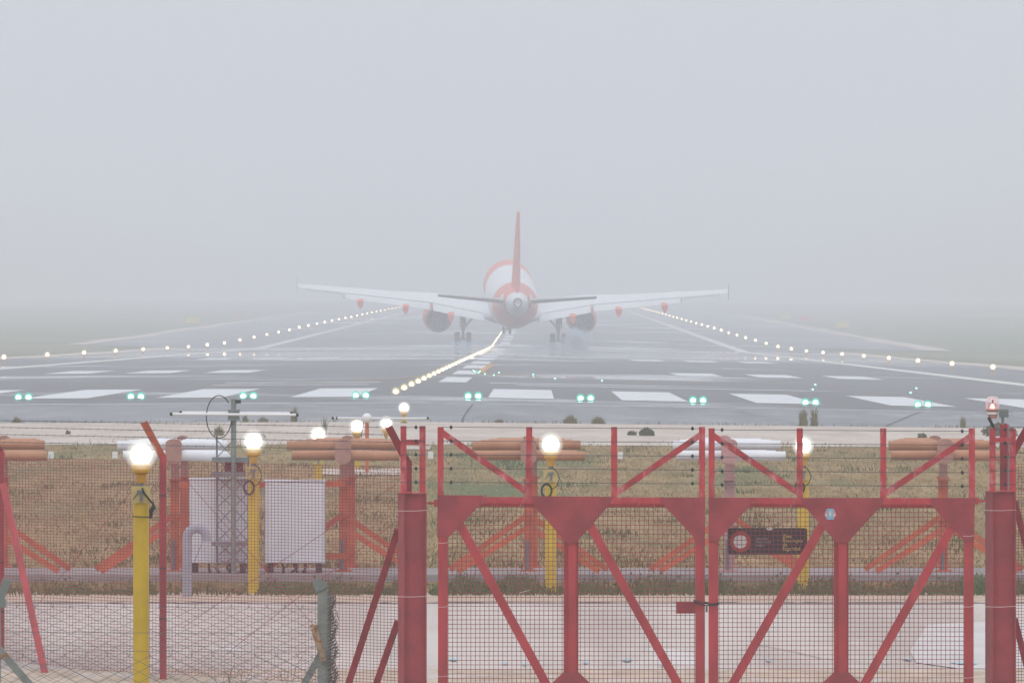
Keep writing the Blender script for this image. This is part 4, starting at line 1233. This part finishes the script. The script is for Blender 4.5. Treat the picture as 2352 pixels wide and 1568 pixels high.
tuft(1845, ED - .4, 36, 54, 'wider one of the two tall grass tufts standing as a pair', seed=12, n=220)
tuft(1871, ED - .4, 28, 56, 'slimmer one of the two tall grass tufts standing as a pair', seed=13, n=200)
tuft(2212, ED - .6, 24, 34, 'small pointed tuft near the corner of the gate by the beacon', seed=14)
tuft(1486, 178, 40, 19, 'dark low shrub on the sand between gate uprights', 'shrub', 20, 260)
tuft(1452, 178.5, 26, 10, 'tiny flat shrub on the sand beside the larger dark shrub', 'shrub', 21, 90)
tuft(2295, 181, 90, 34, 'dark shrubs trailing across the sand beside the beacon post', 'shrub', 22, 320)
tuft(2118, 177, 26, 12, 'small grey shrub on the sand below the gate corner', 'shrub', 23, 90)
tuft(602, 172, 10, 14, 'tiny dark shrub on the sand past the mast', 'shrub', 24, 60)
tuft(155, 178, 10, 9, 'tiny speck of shrub on the sand near the first barbed strand', 'shrub', 25, 40)
# loose weeds along the sand edges
mb = MB(); rnd = random.Random(31)
for _ in range(1500):
    if rnd.random() < .5: D = rnd.gauss(194.0, 0.25)
    else: D = 167 + rnd.gauss(0, 1.6)
    x = PX(rnd.uniform(-60, 2412), D)
    if math.sin(x * 3.1) + math.sin(x * 1.3 + 2) < rnd.uniform(-1.5, 1.2): continue
    blade(mb, x, D, gz(x, D), rnd.uniform(0.02, 0.09), 0.012, 0.5, rnd.uniform(0, 2 * PI))
mb.build('verge_weeds', M['tuft'])['kind'] = 'stuff'
bpy.data.objects['verge_weeds']['label'] = 'thin weeds dotted along the sand edges'
# weeds along the plinth
mb = MB(); rnd = random.Random(33)
for _ in range(9000):
    px = rnd.uniform(-60, 2420); D = rnd.uniform(88.9, 89.98)
    dens = 1.0 if px > 985 else (0.85 if 600 < px < 920 or 100 < px < 360 else 0.25)
    if rnd.random() > dens: continue
    x = PX(px, D)
    hmax = (0.055 + 0.06 * (0.5 + 0.5 * math.sin(px * 0.017 + 1.0)) + 0.05 * max(0, math.sin(px * 0.043))) * (1.25 if px > 985 else 0.8)
    h = hmax * rnd.uniform(0.3, 1.2)
    if rnd.random() < 0.5:
        blade(mb, x, D, gz(x, D), h, 0.012, rnd.uniform(0, .6), rnd.uniform(0, 2 * PI))
    else:
        c_ = Vector((x, D, gz(x, D) + h * rnd.uniform(.2, 1))); s_ = rnd.uniform(.008, .022); a_ = rnd.uniform(0, 2 * PI)
        u = Vector((math.cos(a_), rnd.uniform(-.6, .6), math.sin(a_))) * s_; v_ = Vector((-math.sin(a_), rnd.uniform(-.6, .6), math.cos(a_))) * s_ * .6
        mb.add([c_ - u, c_ - v_, c_ + u, c_ + v_], [(0, 1, 2, 3)])
for _ in range(130):       # scattered green clumps in the field behind
    D0_ = 93 + 72 * rnd.random() ** 1.5; x0_ = PX(rnd.uniform(-60, 2420), D0_); sp_ = rnd.uniform(0.05, 0.22)
    for _ in range(int(26 * sp_ / 0.1)):
        x, D = x0_ + rnd.gauss(0, sp_), D0_ + rnd.gauss(0, sp_ * 3)
        if D < 92.5: continue
        blade(mb, x, D, gz(x, D) - 0.004, rnd.uniform(0.025, 0.085), 0.012, rnd.uniform(0, .9), rnd.uniform(0, 2 * PI))
o = mb.build('weeds', M['weed']); tag(o, 'green and brown weeds growing along the concrete plinth', None, None, 'stuff')
# stubble grass over the field
mb = MB(); rnd = random.Random(35)
for _ in range(52000):
    D = 92.6 + 74 * rnd.random() ** 1.3
    x = PX(rnd.uniform(-80, 2430), D)
    if math.sin(x * 1.7 + D * .2) + math.sin(x * .6 - D * .33 + 2) + math.sin(x * 3.3 + D * .7) < rnd.uniform(-2.6, 1.6): continue
    blade(mb, x, D, gz(x, D) - 0.004, rnd.uniform(0.012, 0.055), rnd.uniform(0.006, 0.018), rnd.uniform(0.2, 1.4), rnd.uniform(0, 2 * PI))
o = mb.build('grass', M['stub']); tag(o, 'short dry stubble grass behind the plinth', None, None, 'stuff')
# dry brambles by the chain link fences
def bramble(px, py, D, n, hgt, label, seed):
    rnd = random.Random(seed); mb = MB(); x0 = PX(px, D)
    z0 = gz(x0, D)
    for _ in range(n):
        p = Vector((x0 + rnd.gauss(0, 0.12), D + rnd.uniform(-.2, .2), z0)); d_ = Vector((rnd.gauss(0, .35), rnd.gauss(0, .2), 1)).normalized()
        pts = [p.copy()]
        for k in range(7):
            p = p + d_ * hgt / 7 * rnd.uniform(.6, 1.25); pts.append(p.copy())
            d_ = (d_ + Vector((rnd.gauss(0, .3), rnd.gauss(0, .15), rnd.gauss(-.05, .15)))).normalized()
        mb.tube(pts, [0.0030 - 0.00025 * k for k in range(8)], 4)
    o = mb.build('bramble', M['bramble'], origin=(x0, D, z0)); tag(o, label, 'bramble', 'dry brambles')
M['bramble'] = paint('dry_bramble_stems', (0.13, 0.085, 0.075), 0.8, 0.2, 9)
bramble(550, 1500, 68.5, 46, 0.95, 'tangle of dry brown stems rising before the road beside the yellow pole', 41)
bramble(250, 1560, 69.5, 24, 0.60, 'low dry brown stems at the frame bottom between fence brace and yellow pole', 42)
bramble(1090, 1560, 74.5, 10, 0.42, 'few dry stems showing through the gate mesh near its hinge', 43)
bramble(2120, 1560, 74.5, 10, 0.40, 'few dry stems showing through the gate mesh under the sticker', 44)
bramble(1440, 1560, 74.5, 8, 0.42, 'few thin dry stems under the lock box', 45)

# ------------------------------------------------------------------ far boards beside the runway
def board(px, py0, py1, wpx, D, mat, label):
    x = PX(px, D); z1 = PZ(py0, D); z0 = PZ(py1, D); g = gz(x, D)
    root = thing('sign_board', (x, D, g), label, 'sign board', 'guidance boards beside the runway')
    wd = wpx / F * D
    mb = MB(); mb.box((x, D, (z0 + z1) / 2), (wd, 0.25, z1 - z0)); mb.build('panel', mat, root)
    for s in (-.4, .4):
        mb = MB(); mb.box((x + s * wd, D, (z0 + g) / 2 - .05), (0.08, 0.1, max(0.12, z0 - g + .1))); mb.build('leg', M['grey_steel'], root)
board(441, 728, 741, 28, 1190, M['far_yellow'], 'faint yellow sign board in fog over the aeroplane wing side field by the mast')
board(1935, 740, 752, 30, 1200, M['far_yellow'], 'nearest faint yellow sign board in fog on the beacon side field')
board(1803, 721, 732, 24, 1500, M['far_yellow'], 'farthest faint yellow sign board in fog between red board and edge lights')
board(1851, 726, 737, 30, 1420, M['far_red'], 'faint red sign board in fog between two yellow ones')
board(545, 720, 731, 24, 1480, M['far_red'], 'faint reddish sign board in fog above the shoulder bend')

# ------------------------------------------------------------------ aeroplane (local axes: +Y nose, origin on the ground under the main wheels)
m, n, b = new_mat('aeroplane_livery'); M['livery'] = m
t = N(n, 'TexCoord'); s_ = N(n, 'SeparateXYZ'); n.links.new(t.outputs['Object'], s_.inputs[0])
def band(lo, hi, slant):
    a = N(n, 'Math', operation='MULTIPLY_ADD'); a.inputs[1].default_value = slant
    n.links.new(s_.outputs['Z'], a.inputs[0]); n.links.new(s_.outputs['Y'], a.inputs[2])
    g1 = N(n, 'Math', operation='GREATER_THAN'); g1.inputs[1].default_value = lo; n.links.new(a.outputs[0], g1.inputs[0])
    g2 = N(n, 'Math', operation='LESS_THAN'); g2.inputs[1].default_value = hi; n.links.new(a.outputs[0], g2.inputs[0])
    mu = N(n, 'Math', operation='MULTIPLY'); n.links.new(g1.outputs[0], mu.inputs[0]); n.links.new(g2.outputs[0], mu.inputs[1])
    return mu.outputs[0]
ad = N(n, 'Math', operation='ADD'); ad.use_clamp = True
n.links.new(band(-17.35, -11.6, 0.0), ad.inputs[0]); n.links.new(band(3.6, 12.0, -0.35), ad.inputs[1])
c = mixc(n, ad.outputs[0], (0.80, 0.81, 0.83), (0.80, 0.10, 0.025))
n.links.new(c, b.inputs['Base Color']); b.inputs['Roughness'].default_value = 0.35
M['av_orange'] = paint('aeroplane_orange', (0.80, 0.10, 0.025), 0.4, 0.03, 0.5)
M['av_white'] = paint('aeroplane_white', (0.74, 0.76, 0.78), 0.4, 0.03, 0.5)
M['av_grey'] = paint('aeroplane_grey', (0.42, 0.44, 0.47), 0.45, 0.05, 0.5)
M['av_dark'] = paint('aeroplane_dark_metal_and_shade', (0.025, 0.026, 0.03), 0.6, 0.15, 1)  # dark metal; on the elevators the colour stands in for shade
M['av_gap'] = paint('dark_panel_gap', (0.03, 0.03, 0.033), 0.8, 0.05, 1)
M['tyre'] = paint('tyre_rubber', (0.016, 0.016, 0.018), 0.8, 0.1, 3)
M['reg_black'] = paint('dark_metal_cone', (0.10, 0.10, 0.105), 0.5, 0.1, 2, metal=0.6)

PY = 763.0
PXc = (1172.5 - 1223) / F * PY
plane = thing('aeroplane', (0, 0, 0), 'orange and white twin-engined airliner touching down on the foggy runway', 'aeroplane')

mb = MB(); rg = []
FUS = [(17.75, 3.28, .04, .04), (17.5, 3.30, .40, .38), (16.9, 3.36, .82, .80), (16.0, 3.48, 1.22, 1.22), (14.8, 3.63, 1.58, 1.62), (13.2, 3.75, 1.86, 1.94), (11.4, 3.80, 1.97, 2.07), (4, 3.80, 1.975, 2.07), (-2, 3.80, 1.975, 2.07), (-5.5, 3.80, 1.975, 2.07),
       (-8, 3.88, 1.96, 2.02), (-11, 4.05, 1.86, 1.88), (-13, 4.17, 1.66, 1.66), (-15, 4.42, 1.36, 1.38), (-17, 4.68, 0.98, 1.02), (-18.6, 4.88, 0.64, 0.68), (-19.5, 4.99, 0.44, 0.46), (-19.85, 5.03, 0.36, 0.37)]
for y, zc, rx, rz in FUS:
    zc += 0.13 + 0.13 * max(0.0, min(1.0, (y + 19) / 10.0))
    rg.append([(rx * math.cos(2 * PI * k / 40), y, zc + rz * math.sin(2 * PI * k / 40)) for k in range(40)])
mb.rings(rg, True, True, True)
fus = mb.build('fuselage', M['livery'], plane, smooth=True, angle=60)
mb = MB(); mb.lathe((0, 0, 5.16), [(-19.80, 0.37), (-19.95, 0.345), (-20.0, 0.29), (-19.7, 0.26)], 'y', 24, False, True); mb.build('exhaust_cone', M['av_dark'], fus, smooth=True)
mb = MB(); mb.ball((0.02, -20.0, 4.90), 0.03, 10, 6); mb.build('tail_light', M['tail_lamp'], fus, smooth=True)
mb = MB(); mb.box((-.28, -6.6, 5.93), (0.05, 0.4, 0.10)); mb.build('antenna_blade', M['av_orange'], fus)
# belly fairing
mb = MB(); rg = []
for y, r in ((6.6, .25), (5.6, .75), (4, 1.0), (0, 1.06), (-2.6, 1.0), (-4.2, .78), (-5.6, .3)):
    rg.append([(2.32 * r * math.cos(2 * PI * k / 28), y, 2.84 + .88 * r * math.sin(2 * PI * k / 28)) for k in range(28)])
mb.rings(rg, True, True, True); mb.build('belly_fairing', M['av_white'], plane, smooth=True, angle=60)

AF = [(0, 0), (.02, .035), (.08, .065), (.2, .085), (.35, .088), (.55, .07), (.78, .036), (1, .004)]
def section(x, yle, yte, zte, th, inc=0.045, vertical=False, side=1):
    c = yle - yte; up = []; lo = []
    for u, h in AF:
        y = yle - u * c; z0 = zte + (1 - u) * c * inc
        up.append((y, z0 + h * th * c)); lo.append((y, z0 - h * th * c * .55))
    loop = up + lo[-1:0:-1]
    return [(x * side, y, z) for y, z in loop]
def zte(x): return interp([(0, 2.45), (2, 2.83), (6.4, 3.66), (17.05, 4.95)], x)
def yte_(x): return interp([(0, -2.3), (6.4, -2.1), (17.05, -5.2)], x)
def yle_(x): return 4.9 - (x - 2) * 0.53 if x > 2 else 4.9
for sd in (-1, 1):
    mb = MB()
    rg = [section(x, yle_(x), yte_(x), zte(x), 1.0 if x < 3 else .85 if x < 8 else .7, .045 if x < 8 else .03, side=sd) for x in (0.6, 2, 4, 6.4, 9, 12, 15, 17.05)]
    if sd < 0: rg = [list(reversed(r)) for r in rg]
    mb.rings(rg, True, True, True)
    wing = mb.build('wing', M['av_white'], plane, smooth=True, angle=35)
    # flaps: panels dropped behind the trailing edge
    def panel(nm, x0, x1, drop, back, th, mat, gap, lift=0.0, par=wing):
        mb = MB(); rg = []
        for x in (x0, (x0 + x1) / 2, x1):
            k = 1.0 - 0.25 * max(0, (x - 6.4)) / 8.0 if x > 6.4 else 1.0
            y, z = yte_(x) + 0.05 - gap * .4, zte(x) - gap + lift
            d_, b_ = drop * k, back * k
            rg.append([(x * sd, y + 0.15, z + 0.00), (x * sd, y, z + 0.02 + th * .5), (x * sd, y - b_ * .4, z - d_ * .25 + th * .6), (x * sd, y - b_, z - d_), (x * sd, y - b_ * .95, z - d_ - .02), (x * sd, y - b_ * .4, z - d_ * .45 - th)])
        if sd < 0: rg = [list(reversed(r)) for r in rg]
        mb.rings(rg, True, True, True)
        return mb.build(nm, mat, par, smooth=True, angle=40)
    f1 = panel('flap', 2.15, 6.25, 0.46, 0.85, 0.11, M['av_white'], 0.09)
    f2 = panel('flap', 6.5, 13.3, 0.44, 0.75, 0.09, M['av_white'], 0.08)
    panel('aileron', 13.5, 16.4, 0.10, 0.30, 0.05, M['av_grey'], 0.02)
    # dark slot under the spoilers, and the flap ends
    mb = MB()
    for xa_, xb_ in ((2.1, 6.3), (6.4, 13.35)):
        mb.bar((xa_ * sd, yte_(xa_) - .02, zte(xa_) - .045), (xb_ * sd, yte_(xb_) - .02, zte(xb_) - .045), 0.05, 0.05, (0, 0, 1))
    mb.build('flap_slot', M['av_gap'], wing)
    for xx in (2.12, 6.38, 13.36):
        k = 0.62 if xx < 10 else 0.42
        mb = MB(); mb.prism([(xx * sd - .03, zte(xx) - .02), (xx * sd + .03, zte(xx) - .02), (xx * sd + .03, zte(xx) - k), (xx * sd - .03, zte(xx) - k)], yte_(xx) - .75, yte_(xx) - 0.1); mb.build('flap_end', M['av_grey'], wing)
    for xx, dz in ((4.85, -.72), (8.45, -.62), (12.05, -.60)):
        rg = []
        y0 = yte_(xx)
        for yy, s, zz in ((2.2, .12, -.35), (1.2, .8, -.42), (-.2, 1.0, -.5), (-1.25, .96, dz - .08)):
            r = []
            for px_, pz_ in ((-.24, .24), (.24, .24), (.25, .0), (.17, -.2), (0, -.40), (-.17, -.2), (-.25, 0)):
                r.append((xx * sd + px_ * s, y0 + yy, zte(xx) + zz + pz_ * s))
            rg.append(r)
        mb = MB(); mb.rings(rg, True, True, True); mb.build('flap_fairing', M['av_orange'], wing, smooth=True, angle=35)
    # wingtip fence
    mb = MB(); xx = 17.08 * sd; zt_ = zte(17.05) + .05
    vs = [(-3.9, 0.08), (-4.9, .78), (-5.35, .70), (-5.3, 0), (-5.35, -.62), (-4.9, -.66), (-4.2, -.1)]
    mb.rings([[(xx - .015, y, zt_ + z) for y, z in vs], [(xx + .015, y, zt_ + z) for y, z in vs]], True, True, True); mb.build('wingtip_fence', M['av_grey'], wing)
    # engine
    ex, ez = 5.75 * sd, 2.02
    mb = MB(); mb.lathe((ex, 0, ez), [(1.7, 0.97), (2.2, 1.07), (3.3, 1.19), (4.6, 1.22), (5.8, 1.15), (6.35, 1.02), (6.4, 0.95), (6.2, 0.88)], 'y', 32)
    nac = mb.build('engine', M['av_orange'], plane, smooth=True)
    mb = MB(); mb.lathe((ex, 0, ez), [(1.70, 0.968), (1.69, 0.945), (2.4, 0.90), (3.4, 0.86), (5.8, 0.88), (6.2, 0.88)], 'y', 32); mb.build('duct', M['av_dark'], nac, smooth=True)
    mb = MB(); mb.lathe((ex, 0, ez), [(3.4, 0.88), (3.41, 0.3)], 'y', 32, False, True); mb.build('fan', M['av_gap'], nac)
    mb = MB(); mb.lathe((ex, 0, ez), [(3.4, .72), (1.9, .62), (.9, .46), (.88, .42), (1.4, .40)], 'y', 28, False, True); mb.build('core_nozzle', M['av_dark'], nac, smooth=True)
    mb = MB(); mb.lathe((ex, 0, ez), [(1.4, .28), (.8, .2), (.3, .03)], 'y', 20, False, True); mb.build('exhaust_plug', M['av_dark'], nac, smooth=True)
    mb = MB(); mb.prism([(ex - .14, ez + 1.0), (ex + .14, ez + 1.0), (ex + .12, zte(5.75) + .1), (ex - .12, zte(5.75) + .1)], .6, 4.5); mb.build('pylon', M['av_white'], nac)
    # main landing gear
    gx = 3.80 * sd
    root_g = bpy.data.objects.new('main_landing_gear', None); C.objects.link(root_g); root_g.parent = plane
    mb = MB(); mb.tube([(gx, 0, .58), (gx, 0, 1.5)], .12, 14); mb.tube([(gx, 0, 1.35), (gx - .08 * sd, .05, 2.9)], .19, 14); mb.tube([(gx - .62, 0, .58), (gx + .62, 0, .58)], .09, 12)
    mb.tube([(gx, -.18, .85), (gx, -.3, 1.2), (gx, -.16, 1.6)], .05, 8); mb.build('strut', M['av_grey'], root_g, smooth=True)
    mb = MB(); mb.tube([(gx - .1 * sd, 0, 1.55), (gx - 1.05 * sd, .1, 2.62)], .085, 10); mb.build('side_brace', M['av_grey'], root_g, smooth=True)
    mb = MB(); mb.box((gx + .24 * sd, .1, 2.15), (.05, 1.0, 1.15)); mb.box((gx + .02 * sd, -.22, 2.35), (.34, .05, .8)); mb.build('gear_door', M['av_dark'], root_g)
    for s in (-.46, .46):
        mb = MB(); mb.lathe((gx + s, 0, .58), [(-.20, .40), (-.205, .50), (-.16, .57), (0, .585), (.16, .57), (.205, .50), (.20, .40)], 'x', 28, True, True)
        wh = mb.build('wheel', M['tyre'], root_g, smooth=True, angle=35)
        mb = MB(); mb.lathe((gx + s, 0, .58), [(-.21, .26), (.21, .26)], 'x', 18, True, True); mb.build('rim', M['av_grey'], wh)
# tailplane and elevators
for sd in (-1, 1):
    rg = []
    for x, yl, yt, z in ((.3, -13.9, -17.0, 4.87), (1.0, -14.2, -17.05, 4.93), (6.22, -17.0, -18.25, 5.49)):
        rg.append(section(x, yl, yt, z, .62, 0.0, side=sd))
    if sd < 0: rg = [list(reversed(r)) for r in rg]
    mb = MB(); mb.rings(rg, True, True, True); tp_ = mb.build('tailplane', M['av_grey'], plane, smooth=True, angle=35)
    rg = []
    for x, yt, z, cc in ((1.05, -17.05, 4.93, .95), (6.15, -18.25, 5.485, .42)):
        rg.append([(x * sd, yt + .05, z + .05), (x * sd, yt - cc, z + .27 * cc + .01), (x * sd, yt - cc, z + .25 * cc - .03), (x * sd, yt + .05, z - .09)])
    if sd < 0: rg = [list(reversed(r)) for r in rg]
    mb = MB(); mb.rings(rg, True, True, True); mb.build('elevator', M['av_dark'], tp_)  # dark colour puts the shade of the underside into the elevator
    mb = MB(); mb.ball((1.06 * sd, -15.8, 4.93), 1, 16, 10, (.18, 1.35, .58)); mb.build('root_plate', M['av_white'], tp_, smooth=True)
# fin and rudder
rg = []
for z, yl, yt, th in ((5.15, -9.6, -17.3, .36), (5.8, -11.4, -17.4, .36), (9.2, -14.6, -18.1, .24), (12.05, -17.0, -18.7, .12)):
    c_ = yl - yt; up = []
    L = [(h * th / .088, yl - u * c_, z) for u, h in AF]; L2 = [(-h * th / .088, yl - u * c_, z) for u, h in AF]
    rg.append(L + L2[-1:0:-1])
mb = MB(); mb.rings(rg, True, True, True); fin = mb.build('tail_fin', M['av_orange'], plane, smooth=True, angle=40)
mb = MB(); mb.rings([[(.10, -16.9, 5.7), (.02, -18.2, 5.75), (-.02, -18.2, 5.75), (-.10, -16.9, 5.7)], [(.05, -18.4, 11.8), (.015, -19.0, 11.8), (-.015, -19.0, 11.8), (-.05, -18.4, 11.8)]], True, True, True); mb.build('rudder', M['av_orange'], fin)
# nose landing gear
ng = bpy.data.objects.new('nose_landing_gear', None); C.objects.link(ng); ng.parent = plane
mb = MB(); mb.tube([(0, 12.64, .4), (0, 12.64, 2.0)], .085, 12); mb.tube([(-.32, 12.64, .4), (.32, 12.64, .4)], .06, 10); mb.tube([(0, 12.6, 1.0), (0, 13.4, 2.0)], .05, 8); mb.build('strut', M['av_grey'], ng, smooth=True)
for s in (-.26, .26):
    mb = MB(); mb.lathe((s, 12.64, .38), [(-.10, .24), (-.105, .33), (-.06, .375), (.06, .375), (.105, .33), (.10, .24)], 'x', 24, True, True); mb.build('wheel', M['tyre'], ng, smooth=True, angle=35)
for s in (-.42, .42):
    mb = MB(); mb.box((s, 12.8, 1.55), (.03, 1.4, .45)); mb.build('gear_door', M['av_white'], ng)
plane.location = (PXc, PY, gz(PXc, PY) + 0.03)
plane.rotation_euler = Euler((R(4.6), R(0.75), R(1.6)), 'XYZ')

# ------------------------------------------------------------------ tyre smoke
def smoke(name, c, sz, dens, col, label, seed):
    m, n, b = new_mat(name + '_vapour'); n.nodes.remove(b)
    pv = N(n, 'VolumePrincipled'); pv.inputs['Color'].default_value = (*col, 1); pv.inputs['Anisotropy'].default_value = 0.0
    pv.inputs['Density Attribute'].default_value = ''
    t = N(n, 'TexCoord')
    nz = N(n, 'TexNoise'); nz.inputs['Scale'].default_value = 1.1; nz.inputs['Detail'].default_value = 4
    mp = N(n, 'Mapping'); mp.inputs['Location'].default_value = (seed, seed * 2.1, 0); mp.inputs['Scale'].default_value = (1, .35, 1)
    n.links.new(t.outputs['Object'], mp.inputs[0]); n.links.new(mp.outputs[0], nz.inputs['Vector'])
    # fades out towards the edge of the puff
    mp2 = N(n, 'Mapping'); mp2.inputs['Scale'].default_value = (1 / sz[0], 1 / sz[1], 1 / sz[2])
    ln = N(n, 'VectorMath', operation='LENGTH'); n.links.new(t.outputs['Object'], mp2.inputs[0]); n.links.new(mp2.outputs[0], ln.inputs[0])
    fo = ramp(n, ln.outputs['Value'], 1.0, 0.25); f2 = ramp(n, nz.outputs['Fac'], 0.38, 0.66)
    mu = N(n, 'Math', operation='MULTIPLY'); n.links.new(fo, mu.inputs[0]); n.links.new(f2, mu.inputs[1])
    mu2 = N(n, 'Math', operation='MULTIPLY'); mu2.inputs[1].default_value = dens; n.links.new(mu.outputs[0], mu2.inputs[0])
    n.links.new(mu2.outputs[0], pv.inputs['Density']); n.links.new(pv.outputs[0], n.nodes['Material Output'].inputs['Volume'])
    mb = MB(); mb.ball((0, 0, 0), 1, 20, 12, sz)
    o = mb.build(name, m); o.location = c
    return tag(o, label, None, None, 'stuff')
zz = gz(PXc, PY)
smoke('tyre_smoke', (PXc + 5.3, PY - 4, zz + .65), (1.5, 3, 1.2), 3.6, (0.74, 0.88, 1.0), 'bluish tyre smoke curling up beside the outer wheel on the beacon side', 1.0)
smoke('tyre_smoke', (PXc + 3.6, PY - 5, zz + .18), (3.2, 3, .5), 0.9, (0.70, 0.86, 1.0), 'low bluish tyre smoke under the main wheels on the beacon side', 4.0)
smoke('tyre_smoke', (PXc - 3.4, PY - 5, zz + .20), (2.8, 3, .55), 0.9, (0.70, 0.86, 1.0), 'low bluish tyre smoke under the main wheels on the mast side', 8.0)

# ------------------------------------------------------------------ fog
m, n, b = new_mat('fog'); n.nodes.remove(b)
pv = N(n, 'VolumePrincipled'); pv.inputs['Color'].default_value = (0.968, 0.980, 1.0, 1); pv.inputs['Density'].default_value = 0.00130
pv.inputs['Density Attribute'].default_value = ''
pv.inputs['Anisotropy'].default_value = 0.0
n.links.new(pv.outputs[0], n.nodes['Material Output'].inputs['Volume'])
mb = MB(); mb.box((0, 2560, 6.0), (1840, 5320, 18.0))
hz = mb.build('haze', m); tag(hz, 'thick pale fog over the whole airfield', None, None, 'stuff')
